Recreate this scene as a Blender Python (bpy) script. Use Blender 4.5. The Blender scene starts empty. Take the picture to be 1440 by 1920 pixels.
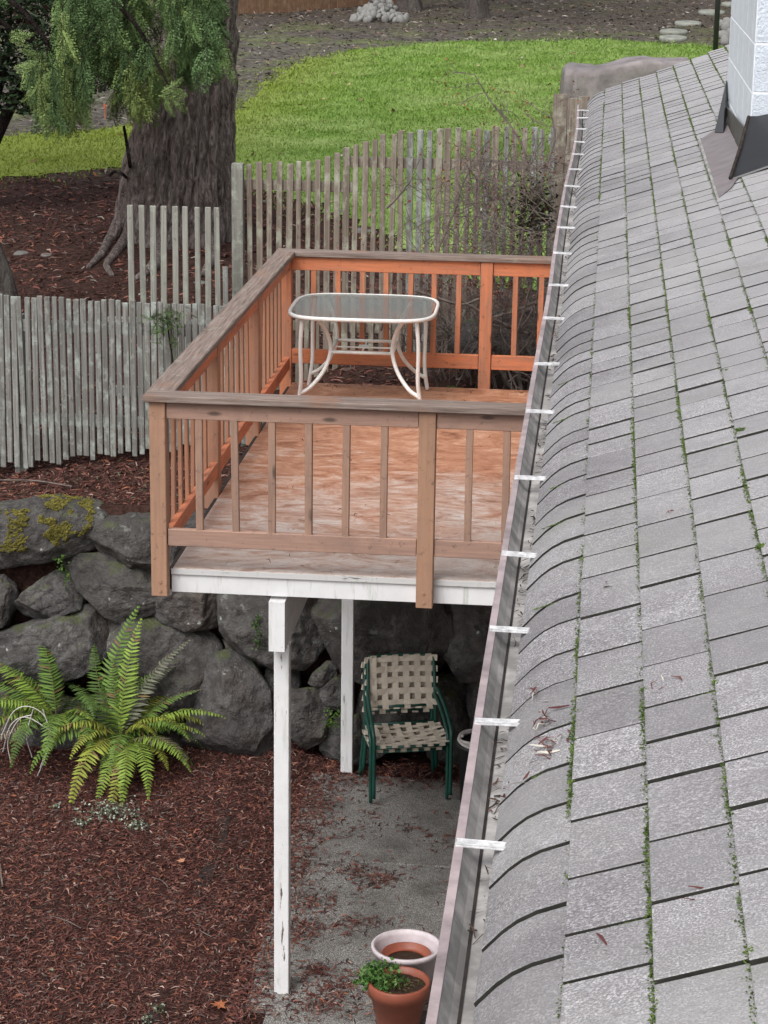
import bpy, math, random
import numpy as np
from mathutils import Vector, Matrix, noise as mn
from math import sin, cos, pi, radians as rad

rng = np.random.default_rng(11)
random.seed(11)
scn = bpy.context.scene
col = scn.collection

# ------------------------------------------------------------------ camera
FPX = 4166.36                      # focal length in pixels of the 1440x1920 photograph
CAM = np.array([2.303339, -11.176982, 3.550307])
RR = np.array([[0.99493193, 0.09959539, 0.01382778],      # right
               [0.04049652, -0.27102487, -0.96172010],    # down
               [-0.09203522, 0.95740602, -0.27368456]])   # forward
cam_d = bpy.data.cameras.new('camera')
cam = bpy.data.objects.new('camera', cam_d)
col.objects.link(cam)
cam_d.sensor_fit = 'VERTICAL'
cam_d.sensor_height = 24.0
cam_d.lens = FPX / 1920 * 24.0
cam_d.clip_start = 0.05
cam_d.clip_end = 600
m4 = Matrix.Identity(4)
for i in range(3):
    m4[i][0] = RR[0][i]; m4[i][1] = -RR[1][i]; m4[i][2] = -RR[2][i]; m4[i][3] = CAM[i]
cam.matrix_world = m4
scn.camera = cam

# ------------------------------------------------------------------ sky, sun, exposure
SUN_EL, SUN_AZ = rad(52), rad(205)      # overcast: soft light from the open side behind the camera
w = bpy.data.worlds.new('World'); scn.world = w; w.use_nodes = True
wn = w.node_tree.nodes; wl = w.node_tree.links
for nd in list(wn): wn.remove(nd)
sky = wn.new('ShaderNodeTexSky'); sky.sky_type = 'NISHITA'; sky.sun_disc = False
sky.sun_elevation = SUN_EL; sky.sun_rotation = SUN_AZ
sky.air_density = 1.0; sky.dust_density = 4.0; sky.ozone_density = 1.0
hs = wn.new('ShaderNodeHueSaturation'); hs.inputs['Saturation'].default_value = 0.22
bg = wn.new('ShaderNodeBackground'); bg.inputs['Strength'].default_value = 0.13
wo = wn.new('ShaderNodeOutputWorld')
wl.new(sky.outputs[0], hs.inputs['Color']); wl.new(hs.outputs[0], bg.inputs['Color']); wl.new(bg.outputs[0], wo.inputs['Surface'])
sd = bpy.data.lights.new('sun', 'SUN'); sd.energy = 1.0; sd.angle = rad(35); sd.color = (1.0, 0.985, 0.975)
sun = bpy.data.objects.new('sun', sd); col.objects.link(sun)
sdir = Vector((sin(SUN_AZ) * cos(SUN_EL), cos(SUN_AZ) * cos(SUN_EL), sin(SUN_EL)))
sun.rotation_euler = sdir.to_track_quat('Z', 'Y').to_euler()
sun.location = (0, -4, 12)
scn.view_settings.view_transform = 'Standard'
scn.view_settings.look = 'None'
scn.view_settings.gamma = 1.0
scn.view_settings.exposure = 0.6
scn.view_settings.use_curve_mapping = False
scn.render.engine = 'CYCLES'
scn.cycles.max_bounces = 6
scn.cycles.use_denoising = True

# ------------------------------------------------------------------ pixel -> place helpers
def ray(x, y):
    return RR.T @ np.array([(x - 720) / FPX, (y - 960) / FPX, 1.0])
def onz(x, y, z):
    d = ray(x, y); return CAM + d * ((z - CAM[2]) / d[2])
def ony(x, y, Y):
    d = ray(x, y); return CAM + d * ((Y - CAM[1]) / d[1])
def onplane(x, y, P, n):
    d = ray(x, y); n = np.array(n, float); return CAM + d * (((np.array(P) - CAM) @ n) / (d @ n))
def proj(P):
    q = (np.asarray(P, float) - CAM) @ RR.T
    return np.stack([720 + FPX * q[..., 0] / q[..., 2], 960 + FPX * q[..., 1] / q[..., 2], q[..., 2]], -1)
def sstep(t):
    t = np.clip(t, 0, 1); return t * t * (3 - 2 * t)
GY = [3.8, 5.0, 7.0, 9.0, 11.3, 16.0, 30.0, 45.0, 90.0, 260.0]
GZ = [-0.86, -0.72, -0.42, -0.15, 0.02, 0.20, 0.60, 0.95, 1.9, 2.4]
def gz(x, y):
    """height of the upper yard"""
    x = np.asarray(x, float); y = np.asarray(y, float)
    b = np.interp(y, GY, GZ)
    r = sstep((x + 0.7) / 1.3); near = 1 - sstep((y - 5) / 5.0)
    b = b + r * 0.46 * near
    b = b + 0.12 * np.clip(x + 1.1, -3, 0.4) * near * (1 - r)
    b = b + 0.025 * np.sin(x * 2.1 + y * 1.3) * np.sin(y * 1.7 - x) + 0.012 * np.sin(x * 6.1 - y * 4.3)
    return b
def atg(px, py):
    """where the line of sight through a pixel meets the upper yard"""
    d = ray(px, py); ts = np.linspace(14, 260, 6000)
    P = CAM + ts[:, None] * d
    k = np.argmax(P[:, 2] < gz(P[:, 0], P[:, 1]))
    return P[k]

# ------------------------------------------------------------------ object helpers
def tag(o, label=None, cat=None, group=None, kind=None):
    if label: o['label'] = label
    if cat: o['category'] = cat
    if group: o['group'] = group
    if kind: o['kind'] = kind
    return o
def empty(name, loc=(0, 0, 0), rz=0.0, parent=None):
    o = bpy.data.objects.new(name, None); col.objects.link(o)
    o.location = loc; o.rotation_euler = (0, 0, rz); o.empty_display_size = 0.1
    if parent: o.parent = parent
    return o
def mesh_np(name, V, F, smooth=False, cols=None):
    """V (n,3); F (m,k) array of one polygon size, or list of polygons"""
    me = bpy.data.meshes.new(name)
    V = np.asarray(V, np.float32)
    if isinstance(F, np.ndarray):
        m, k = F.shape
        me.vertices.add(len(V)); me.vertices.foreach_set('co', V.ravel())
        me.loops.add(m * k); me.loops.foreach_set('vertex_index', F.astype(np.int32).ravel())
        me.polygons.add(m); me.polygons.foreach_set('loop_start', np.arange(0, m * k, k, dtype=np.int32))
        me.polygons.foreach_set('loop_total', np.full(m, k, np.int32))
        me.update(calc_edges=True)
    else:
        me.from_pydata(V.tolist(), [], [list(f) for f in F]); me.update()
    if smooth:
        me.polygons.foreach_set('use_smooth', np.ones(len(me.polygons), bool))
    if cols is not None:
        a = me.attributes.new('Col', 'FLOAT_COLOR', 'POINT')
        c = np.ones((len(V), 4), np.float32); c[:, :3] = cols
        a.data.foreach_set('color', c.ravel())
    return me
def link(name, me, mat=None, parent=None, loc=None, rot=None, scale=None):
    if mat is not None and len(me.materials) == 0: me.materials.append(mat)
    o = bpy.data.objects.new(name, me); col.objects.link(o)
    if parent: o.parent = parent
    if loc is not None: o.location = [float(v) for v in loc]
    if rot is not None: o.rotation_euler = [float(v) for v in rot]
    if scale is not None: o.scale = [float(v) for v in scale]
    return o

_C = [(i, j, k) for i in (-1, 1) for j in (-1, 1) for k in (-1, 1)]
def cbox_data(sx, sy, sz, b=0.003):
    h = (sx / 2, sy / 2, sz / 2); b = min(b, min(h) * 0.6)
    V = []; idx = {}
    for c in _C:
        for a in range(3):
            idx[(c, a)] = len(V)
            V.append([c[d] * (h[d] - (0 if d == a else b)) for d in range(3)])
    F = []
    for a in range(3):
        o = [d for d in range(3) if d != a]
        for s in (-1, 1):
            q = []
            for (u, v) in ((-1, -1), (1, -1), (1, 1), (-1, 1)):
                c = [0, 0, 0]; c[a] = s; c[o[0]] = u; c[o[1]] = v; q.append(idx[(tuple(c), a)])
            F.append(q)
    for d in range(3):
        o = [e for e in range(3) if e != d]
        for u in (-1, 1):
            for v in (-1, 1):
                c1 = [0, 0, 0]; c1[d] = -1; c1[o[0]] = u; c1[o[1]] = v
                c2 = list(c1); c2[d] = 1; c1 = tuple(c1); c2 = tuple(c2)
                F.append([idx[(c1, o[0])], idx[(c2, o[0])], idx[(c2, o[1])], idx[(c1, o[1])]])
    for c in _C: F.append([idx[(c, 0)], idx[(c, 1)], idx[(c, 2)]])
    V = np.array(V)
    G = []
    for f in F:
        p = V[f]; n = np.cross(p[1] - p[0], p[2] - p[0])
        G.append(f if n @ p.mean(0) > 0 else f[::-1])
    return V, G
def board(name, p0, p1, mat, parent, b=0.003, rot=None):
    if name == 'baluster': rot = (random.gauss(0, .003), random.gauss(0, .005), random.gauss(0, .03))
    """axis-aligned board between two corners, origin at its middle"""
    p0 = np.array(p0, float); p1 = np.array(p1, float)
    lo = np.minimum(p0, p1); hi = np.maximum(p0, p1)
    V, F = cbox_data(*(hi - lo), b)
    return link(name, mesh_np(name, V, F), mat, parent, (lo + hi) / 2, rot)

class MB:
    def __init__(s): s.V = []; s.F = []; s.C = []
    def add(s, V, F, c=None):
        o = len(s.V); s.V += [tuple(map(float, v)) for v in V]; s.F += [[i + o for i in f] for f in F]
        if c is not None: s.C += [c] * len(V)
    def box(s, p0, p1, b=0.002):
        p0 = np.array(p0, float); p1 = np.array(p1, float)
        lo = np.minimum(p0, p1); hi = np.maximum(p0, p1)
        V, F = cbox_data(*(hi - lo), b); s.add(V + (lo + hi) / 2, F)
    def tube(s, pts, r, n=6, cap=True, c=None):
        pts = [Vector(p) for p in pts]; k = len(pts)
        rs = [r] * k if np.isscalar(r) else list(r)
        t0 = (pts[1] - pts[0]).normalized()
        up = Vector((0, 0, 1)) if abs(t0.z) < 0.9 else Vector((1, 0, 0))
        a = t0.cross(up).normalized()
        V = []; F = []
        for i, p in enumerate(pts):
            t = (pts[min(i + 1, k - 1)] - pts[max(i - 1, 0)])
            if t.length < 1e-9: t = t0
            t.normalize(); a = (a - t * a.dot(t))
            if a.length < 1e-6: a = t.orthogonal()
            a.normalize(); bb = t.cross(a)
            for j in range(n):
                th = 2 * pi * j / n
                V.append(p + (a * cos(th) + bb * sin(th)) * rs[i])
        for i in range(k - 1):
            for j in range(n):
                F.append([i * n + j, i * n + (j + 1) % n, (i + 1) * n + (j + 1) % n, (i + 1) * n + j])
        if cap:
            F.append(list(range(n))[::-1]); F.append([(k - 1) * n + j for j in range(n)])
        s.add(V, F, c)
    def lathe(s, prof, n=32, c=(0, 0, 0)):
        V = []; F = []
        for (r, z) in prof:
            for j in range(n):
                V.append((c[0] + r * cos(2 * pi * j / n), c[1] + r * sin(2 * pi * j / n), c[2] + z))
        for i in range(len(prof) - 1):
            for j in range(n):
                F.append([i * n + j, i * n + (j + 1) % n, (i + 1) * n + (j + 1) % n, (i + 1) * n + j])
        s.add(V, F)
    def build(s, name, mat, parent=None, smooth=False, loc=None, rot=None):
        me = mesh_np(name, np.array(s.V), s.F, smooth, np.array(s.C) if s.C else None)
        return link(name, me, mat, parent, loc, rot)

def spline(pts, n=8):
    """Catmull-Rom through the points"""
    P = [np.array(p, float) for p in pts]; P = [2 * P[0] - P[1]] + P + [2 * P[-1] - P[-2]]
    out = []
    for i in range(1, len(P) - 2):
        for t in np.linspace(0, 1, n, endpoint=False):
            a, b, c, d = P[i - 1:i + 3]
            out.append(0.5 * ((2 * b) + (c - a) * t + (2 * a - 5 * b + 4 * c - d) * t * t + (3 * b - a - 3 * c + d) * t ** 3))
    out.append(P[-2]); return out

# ------------------------------------------------------------------ material helpers
class NT:
    def __init__(s, name, rough=0.8, spec=0.3):
        s.m = bpy.data.materials.new(name); s.m.use_nodes = True
        s.t = s.m.node_tree; s.n = s.t.nodes; s.b = s.n['Principled BSDF']
        s.b.inputs['Roughness'].default_value = rough
        s.b.inputs['Specular IOR Level'].default_value = spec
        s._v = None
    def lk(s, a, b): s.t.links.new(a, b)
    def vec(s, kind='Object', randomize=True):
        tc = s.n.new('ShaderNodeTexCoord'); v = tc.outputs[kind]
        if randomize:
            oi = s.n.new('ShaderNodeObjectInfo')
            mu = s.n.new('ShaderNodeMath'); mu.operation = 'MULTIPLY'; mu.inputs[1].default_value = 37.0
            s.lk(oi.outputs['Random'], mu.inputs[0])
            ad = s.n.new('ShaderNodeVectorMath'); ad.operation = 'ADD'
            s.lk(v, ad.inputs[0]); s.lk(mu.outputs[0], ad.inputs[1]); v = ad.outputs[0]
        s._v = v; return v
    def rnd(s):
        return s.n.new('ShaderNodeObjectInfo').outputs['Random']
    def pos(s): return s.n.new('ShaderNodeNewGeometry').outputs['Position']
    def mapv(s, scale=(1, 1, 1), loc=(0, 0, 0), v=None):
        mp = s.n.new('ShaderNodeMapping'); mp.inputs['Scale'].default_value = scale; mp.inputs['Location'].default_value = loc
        s.lk(v or s._v, mp.inputs['Vector']); return mp.outputs[0]
    def noise(s, scale, detail=5, rough=0.6, v=None, dist=0.0):
        t = s.n.new('ShaderNodeTexNoise'); t.inputs['Scale'].default_value = scale; t.inputs['Detail'].default_value = detail
        t.inputs['Roughness'].default_value = rough; t.inputs['Distortion'].default_value = dist
        s.lk(v or s._v, t.inputs['Vector']); return t.outputs['Fac']
    def vor(s, scale, v=None, feature='F1', out='Distance'):
        t = s.n.new('ShaderNodeTexVoronoi'); t.feature = feature; t.inputs['Scale'].default_value = scale
        s.lk(v or s._v, t.inputs['Vector']); return t.outputs[out]
    def ramp(s, fac, stops):
        r = s.n.new('ShaderNodeValToRGB'); e = r.color_ramp.elements
        while len(e) < len(stops): e.new(0.5)
        for el, (p, c) in zip(e, stops):
            el.position = p; el.color = (*c, 1) if hasattr(c, '__len__') else (c, c, c, 1)
        s.lk(fac, r.inputs[0]); return r.outputs[0]
    def mix(s, fac, a, b, mode='MIX'):
        x = s.n.new('ShaderNodeMix'); x.data_type = 'RGBA'; x.blend_type = mode
        for k, v in ((0, fac), (6, a), (7, b)):
            if hasattr(v, 'links'): s.lk(v, x.inputs[k])
            elif k == 0: x.inputs[0].default_value = v
            else: x.inputs[k].default_value = (*v, 1) if hasattr(v, '__len__') else (v, v, v, 1)
        return x.outputs[2]
    def math(s, op, a, b=0.0, clamp=False):
        x = s.n.new('ShaderNodeMath'); x.operation = op; x.use_clamp = clamp
        for k, v in ((0, a), (1, b)):
            if hasattr(v, 'links'): s.lk(v, x.inputs[k])
            else: x.inputs[k].default_value = v
        return x.outputs[0]
    def sep(s, v, axis):
        x = s.n.new('ShaderNodeSeparateXYZ'); s.lk(v, x.inputs[0]); return x.outputs[axis]
    def rng(s, f, a, b, c=0.0, d=1.0):
        x = s.n.new('ShaderNodeMapRange'); s.lk(f, x.inputs[0])
        for i, v in enumerate((a, b, c, d)): x.inputs[i + 1].default_value = v
        return x.outputs[0]
    def color(s, c):
        if hasattr(c, 'links'): s.lk(c, s.b.inputs['Base Color'])
        else: s.b.inputs['Base Color'].default_value = (*c, 1)
    def rough(s, r):
        if hasattr(r, 'links'): s.lk(r, s.b.inputs['Roughness'])
        else: s.b.inputs['Roughness'].default_value = r
    def bump(s, h, strength=0.5, dist=0.01):
        x = s.n.new('ShaderNodeBump'); x.inputs['Strength'].default_value = strength; x.inputs['Distance'].default_value = dist
        s.lk(h, x.inputs['Height']); s.lk(x.outputs[0], s.b.inputs['Normal'])

def mul3(c, k): return tuple(v * k for v in c)
def stained(name, base, worn, axis=2, wear=0.55, dirt=(0.06, 0.045, 0.04), rough=0.65, grain=0.25, tint=0.12):
    """painted or stained timber: grain along one axis, worn patches, dirty specks"""
    t = NT(name, rough, 0.25); t.vec()
    sc = [60, 60, 60]; sc[axis] = 3.0
    g = t.noise(1.0, 6, 0.65, t.mapv(sc))
    sc2 = [16, 16, 16]; sc2[axis] = 2.2
    p = t.noise(1.0, 6, 0.62, t.mapv(sc2))
    c = t.mix(t.ramp(p, [(wear - 0.08, 0.0), (wear + 0.16, 1.0)]), base, worn)
    c = t.mix(t.rng(g, 0.35, 0.75, 0, grain * 1.6), c, mul3(worn, 0.35))
    d = t.noise(22, 6, 0.75)
    c = t.mix(t.ramp(d, [(0.58, 0.0), (0.70, 0.7)]), c, dirt)
    kn = t.vor(1.0, t.mapv([7 if a_ != axis else 2.2 for a_ in range(3)]))
    c = t.mix(t.ramp(kn, [(0.05, 0.75), (0.11, 0.0)]), c, mul3(dirt, 0.8))
    c = t.mix(t.ramp(t.noise(2.6, 5, 0.7), [(0.5, 0.0), (0.68, 0.55)]), c, mul3(worn, 0.72))
    c = t.mix(t.rng(t.rnd(), 0, 1, 0, tint), c, mul3(base, 0.6))
    t.color(c); t.bump(t.math('ADD', g, t.math('MULTIPLY', p, 0.6)), 0.35, 0.004); return t.m
def weathered(name, a, b, lich, axis=2, moss=0.0):
    t = NT(name, 0.9, 0.15); t.vec()
    sc = [70, 70, 70]; sc[axis] = 2.5
    g = t.noise(1.0, 6, 0.65, t.mapv(sc))
    c = t.ramp(g, [(0.3, mul3(a, 0.55)), (0.5, a), (0.7, b)])
    c = t.mix(t.rng(t.rnd(), 0, 1, 0.0, 0.5), c, mul3(a, 0.55))
    n = t.noise(9, 5, 0.7)
    c = t.mix(t.ramp(n, [(0.5, 0.0), (0.68, 0.85)]), c, lich)
    n2 = t.noise(30, 4, 0.6)
    c = t.mix(t.ramp(n2, [(0.62, 0.0), (0.72, 0.6)]), c, mul3(a, 0.25))
    t.color(c); t.bump(g, 0.6, 0.004); return t.m
def plain(name, c, rough=0.6, spec=0.4, var=0.25, scale=14, metal=0.0, bump=0.15):
    t = NT(name, rough, spec); t.vec()
    n = t.noise(scale, 5, 0.65)
    t.color(t.mix(t.rng(n, 0.35, 0.7, 0, var * 2), c, mul3(c, 0.45)))
    t.b.inputs['Metallic'].default_value = metal
    if bump: t.bump(n, bump, 0.004)
    return t.m

M = {}
# rails: weathered brown at the front; brighter orange inside has its light painted in
M['rail_front_x'] = stained('front_rail_tone_x', (0.44, 0.275, 0.21), (0.34, 0.225, 0.18), 0)
M['rail_front_z'] = stained('front_rail_tone_z', (0.42, 0.26, 0.19), (0.33, 0.215, 0.165), 2)
M['rail_post'] = stained('corner_post_tone', (0.45, 0.26, 0.17), (0.38, 0.235, 0.165), 2, 0.6)
M['rail_orange_x'] = stained('lit_orange_rail_x', (0.68, 0.23, 0.108), (0.46, 0.20, 0.12), 0, 0.5)
M['rail_orange_y'] = stained('lit_orange_rail_y', (0.74, 0.24, 0.115), (0.48, 0.20, 0.12), 1, 0.52)
M['rail_orange_z'] = stained('lit_orange_rail_z', (0.62, 0.22, 0.108), (0.42, 0.20, 0.125), 2, 0.48)
M['rail_side_z'] = stained('side_baluster_tone', (0.46, 0.215, 0.125), (0.36, 0.21, 0.15), 2, 0.5)
def cap_mat(name, axis):
    t = NT(name, 0.85, 0.2); t.vec()
    sc = [70, 70, 70]; sc[axis] = 3.0
    g = t.noise(1.0, 6, 0.7, t.mapv(sc)); p = t.noise(7, 5, 0.65); q = t.noise(3, 4, 0.6)
    c = t.ramp(g, [(0.3, (0.10, 0.074, 0.063)), (0.5, (0.23, 0.178, 0.152)), (0.72, (0.36, 0.295, 0.26))])
    c = t.mix(t.ramp(p, [(0.6, 0.0), (0.72, 0.8)]), c, (0.34, 0.33, 0.27))
    c = t.mix(t.ramp(q, [(0.52, 0.0), (0.7, 0.7)]), c, (0.30, 0.155, 0.10))
    t.color(c); t.bump(g, 0.7, 0.005); return t.m
M['cap_x'] = cap_mat('weathered_cap_x', 0); M['cap_y'] = cap_mat('weathered_cap_y', 1)
def floor_mat():
    t = NT('worn_deck_paint', 0.55, 0.35); t.vec(randomize=False)
    v = t._v
    swirl = t.noise(1.0, 9, 0.74, t.mapv((3.6, 6.5, 5)), 1.4)
    fine = t.noise(1.0, 5, 0.7, t.mapv((16, 60, 20)), 1.5)
    big = t.noise(0.9, 4, 0.6)
    y = t.sep(v, 1); x = t.sep(v, 0)
    # paint is worn thin along the front edge, thick and orange further in
    wear = t.math('ADD', t.rng(y, -2.3, 0.7, 1.0, 0.0), t.math('MULTIPLY', t.math('SUBTRACT', big, 0.5), 1.5))
    wear = t.math('ADD', wear, t.math('MULTIPLY', t.math('SUBTRACT', swirl, 0.5), 1.6))
    c = t.ramp(swirl, [(0.32, (0.21, 0.085, 0.048)), (0.46, (0.43, 0.195, 0.11)), (0.58, (0.56, 0.30, 0.19)), (0.70, (0.64, 0.44, 0.34))])
    g = t.ramp(swirl, [(0.32, (0.26, 0.17, 0.125)), (0.46, (0.44, 0.345, 0.295)), (0.62, (0.56, 0.49, 0.45))])
    c = t.mix(t.ramp(wear, [(0.25, 0.0), (0.85, 1.0)]), c, g)
    c = t.mix(t.ramp(fine, [(0.52, 0.0), (0.66, 0.5)]), c, (0.17, 0.08, 0.05))
    t.color(c); t.bump(t.math('ADD', swirl, fine), 0.3, 0.006)
    t.rough(t.rng(swirl, 0.3, 0.7, 0.35, 0.7)); return t.m
M['floor'] = floor_mat()
def white_mat(name, axis, peel, tone=(0.80, 0.80, 0.81), green=0.0):
    t = NT(name, 0.5, 0.4); t.vec()
    sc = [30, 30, 30]; sc[axis] = 3.0
    g = t.noise(1.0, 6, 0.7, t.mapv(sc)); d = t.noise(5, 5, 0.6)
    c = t.mix(t.rng(d, 0.4, 0.75, 0, 0.45), tone, (0.55, 0.56, 0.53))
    sd_ = [26, 26, 3.0]
    st = t.noise(1.0, 5, 0.65, t.mapv(sd_))
    c = t.mix(t.ramp(st, [(0.56, 0.0), (0.75, 0.5 + green)]), c, (0.36, 0.40, 0.30))
    c = t.mix(t.ramp(g, [(peel, 0.0), (peel + 0.03, 1.0)]), c, (0.14, 0.12, 0.10))
    t.color(c); t.bump(t.ramp(g, [(peel, 1.0), (peel + 0.03, 0.0)]), 0.5, 0.003); return t.m
M['white_x'] = white_mat('white_paint_fascia', 0, 0.70, green=0.3)
M['white_z'] = white_mat('white_paint_post', 2, 0.625)
M['white_y'] = white_mat('white_paint_beam', 1, 0.65)
M['deck_edge'] = white_mat('plywood_edge_paint', 0, 0.60, (0.62, 0.62, 0.62))
M['picket_grey'] = weathered('grey_picket_wood', (0.215, 0.21, 0.192), (0.34, 0.335, 0.31), (0.40, 0.45, 0.41))
M['picket_pale'] = weathered('pale_picket_wood', (0.29, 0.285, 0.25), (0.41, 0.40, 0.355), (0.38, 0.41, 0.34))
M['picket_brown'] = weathered('brown_picket_wood', (0.25, 0.205, 0.165), (0.36, 0.31, 0.26), (0.42, 0.43, 0.34))
M['fence_rail'] = weathered('grey_rail_wood', (0.27, 0.27, 0.26), (0.40, 0.41, 0.41), (0.45, 0.50, 0.47), 0)
M['far_board'] = weathered('cedar_board_wood', (0.26, 0.15, 0.09), (0.40, 0.24, 0.15), (0.35, 0.25, 0.17))
def rock_mat():
    t = NT('basalt_rock', 0.88, 0.25); t.vec()
    a = t.noise(2.5, 7, 0.68); b = t.noise(14, 6, 0.7); f = t.noise(60, 3, 0.6)
    c = t.ramp(a, [(0.3, (0.060, 0.056, 0.055)), (0.5, (0.125, 0.119, 0.117)), (0.72, (0.22, 0.21, 0.20))])
    c = t.mix(t.ramp(b, [(0.42, 0.0), (0.62, 0.85)]), c, (0.045, 0.042, 0.041))
    c = t.mix(t.ramp(t.noise(1.6, 4, 0.6), [(0.55, 0.0), (0.7, 0.5)]), c, (0.11, 0.08, 0.065))
    c = t.mix(t.rng(t.rnd(), 0, 1, 0.0, 0.55), c, (0.075, 0.066, 0.06))
    crack = t.vor(3.2, t.mapv((1, 1, 1.6)), 'DISTANCE_TO_EDGE')
    c = t.mix(t.ramp(t.math('ADD', crack, t.math('MULTIPLY', b, 0.12)), [(0.05, 0.45), (0.085, 0.0)]), c, (0.03, 0.027, 0.025))
    lic = t.math('MULTIPLY', t.ramp(t.noise(11, 6, 0.75), [(0.56, 0.0), (0.63, 0.9)]), t.ramp(t.noise(1.9, 3, 0.5), [(0.5, 0.0), (0.62, 0.8)]))
    c = t.mix(lic, c, (0.27, 0.28, 0.25))
    sp = t.vor(8.5, t.mapv((1, 1, 1)))
    wob = t.math('ADD', sp, t.math('MULTIPLY', f, 0.30))
    lm = t.math('MULTIPLY', t.ramp(wob, [(0.215, 0.95), (0.25, 0.0)]), t.ramp(t.noise(4.2, 3, 0.6), [(0.46, 0.0), (0.56, 1.0)]))
    c = t.mix(lm, c, (0.46, 0.49, 0.44))
    geo = t.n.new('ShaderNodeNewGeometry'); nz = t.sep(geo.outputs['Normal'], 2)
    mm = t.math('MULTIPLY', t.rng(nz, 0.45, 0.8), t.ramp(t.noise(5, 5, 0.65), [(0.5, 0.0), (0.62, 0.8)]))
    c = t.mix(mm, c, (0.085, 0.10, 0.035))
    t.color(c); t.bump(t.math('ADD', t.math('MULTIPLY', b, 1.0), t.math('ADD', t.math('MULTIPLY', f, 0.4), t.math('MULTIPLY', a, 1.2))), 1.0, 0.035); return t.m
M['rock'] = rock_mat()
M['field_stone'] = plain('field_stone', (0.20, 0.19, 0.18), 0.9, 0.2, 0.45, 6)
M['pale_stone'] = plain('pale_stone', (0.27, 0.265, 0.25), 0.85, 0.2, 0.35, 9)
def shingle_mat():
    t = NT('asphalt_shingle', 0.62, 0.4); t.vec()
    gr = t.noise(270, 3, 0.7); m = t.noise(75, 5, 0.75); big = t.noise(1.1, 4, 0.6, t.pos())
    streak = t.noise(1.0, 5, 0.7, t.mapv((14, 90, 30)))
    c = t.ramp(gr, [(0.36, (0.085, 0.080, 0.084)), (0.5, (0.292, 0.277, 0.290)), (0.61, (0.77, 0.745, 0.77))])
    c = t.mix(t.ramp(m, [(0.42, 0.0), (0.62, 0.62)]), c, (0.17, 0.16, 0.163))
    c = t.mix(t.ramp(t.noise(9, 5, 0.7), [(0.5, 0.0), (0.72, 0.28)]), c, (0.46, 0.445, 0.45))
    c = t.mix(t.rng(t.rnd(), 0, 1, 0, 0.62), c, (0.155, 0.145, 0.149))
    c = t.mix(t.ramp(t.noise(5, 5, 0.7), [(0.48, 0.0), (0.66, 0.5)]), c, (0.15, 0.138, 0.147))
    c = t.mix(t.rng(t.sep(t.pos(), 0), 2.25, 2.9, 0, 0.32), c, (0.56, 0.55, 0.56))  # paler up the slope: bright reflection put into the shingle colour
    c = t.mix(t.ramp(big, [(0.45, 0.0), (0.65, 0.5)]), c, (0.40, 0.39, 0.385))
    c = t.mix(t.ramp(streak, [(0.6, 0.0), (0.72, 0.55)]), c, (0.12, 0.11, 0.11))
    c = t.mix(t.ramp(t.noise(3.5, 4, 0.6, t.pos()), [(0.55, 0.0), (0.74, 0.3)]), c, (0.22, 0.225, 0.175))
    t.color(c); t.bump(t.math('ADD', gr, t.math('MULTIPLY', streak, 1.5)), 0.8, 0.003); return t.m
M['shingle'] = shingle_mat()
M['shingle_edge'] = plain('asphalt_core', (0.045, 0.044, 0.038), 0.9, 0.1, 0.4, 40)
M['underlay'] = plain('roof_underlay', (0.045, 0.042, 0.04), 0.95, 0.1)
def moss_mat(name, a, b):
    t = NT(name, 0.95, 0.1); t.vec(randomize=False)
    n = t.noise(35, 4, 0.6)
    t.color(t.ramp(n, [(0.35, a), (0.65, b)])); t.bump(t.noise(220, 2, 0.5), 0.8, 0.004); return t.m
M['moss'] = moss_mat('roof_moss', (0.05, 0.08, 0.024), (0.13, 0.195, 0.045))
M['moss_yellow'] = moss_mat('rock_moss', (0.11, 0.10, 0.028), (0.24, 0.21, 0.055))
M['gutter'] = plain('gutter_grey_paint', (0.52, 0.495, 0.475), 0.5, 0.4, 0.75, 9)
M['seam'] = plain('gutter_crease_dark', (0.045, 0.036, 0.034), 0.8, 0.2, 0.6, 20)
M['gutter_lip'] = plain('gutter_faded_lip_paint', (0.44, 0.355, 0.36), 0.5, 0.4, 0.5, 11)
M['strap'] = plain('bare_aluminium_strap', (0.74, 0.74, 0.75), 0.4, 0.5, 0.5, 45)
M['silt'] = plain('gutter_silt', (0.10, 0.085, 0.072), 0.9, 0.1, 0.5, 25)
M['siding'] = plain('house_siding_paint', (0.34, 0.30, 0.275), 0.7, 0.3, 0.2, 5)
def block_mat():
    t = NT('painted_block', 0.6, 0.4); t.vec()
    n = t.noise(70, 4, 0.7); d = t.noise(9, 5, 0.65)
    c = t.mix(t.rng(n, 0.3, 0.7, 0, 0.5), (0.74, 0.80, 0.87), (0.50, 0.55, 0.61))
    c = t.mix(t.ramp(d, [(0.55, 0.0), (0.72, 0.5)]), c, (0.50, 0.53, 0.56))
    t.color(c); t.bump(n, 1.0, 0.012); return t.m
M['block'] = block_mat()
M['block_smooth'] = plain('painted_block_smooth', (0.76, 0.82, 0.87), 0.55, 0.4, 0.16, 22)
M['mortar'] = plain('painted_mortar', (0.88, 0.90, 0.93), 0.7, 0.3, 0.1)
M['black_metal'] = plain('black_flashing', (0.022, 0.023, 0.026), 0.38, 0.5, 0.3, 6)
M['side_metal'] = plain('grey_side_flashing', (0.115, 0.11, 0.10), 0.5, 0.4, 0.5, 8)
M['pan_metal'] = plain('flashing_pan_paint', (0.22, 0.185, 0.19), 0.45, 0.45, 0.35, 12)
M['white_metal'] = plain('white_table_paint', (0.82, 0.81, 0.78), 0.35, 0.5, 0.12, 20)
M['green_metal'] = plain('green_tube_paint', (0.012, 0.075, 0.055), 0.35, 0.5, 0.3, 12)
M['webbing'] = plain('beige_webbing', (0.66, 0.58, 0.48), 0.7, 0.3, 0.2, 12)
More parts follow.
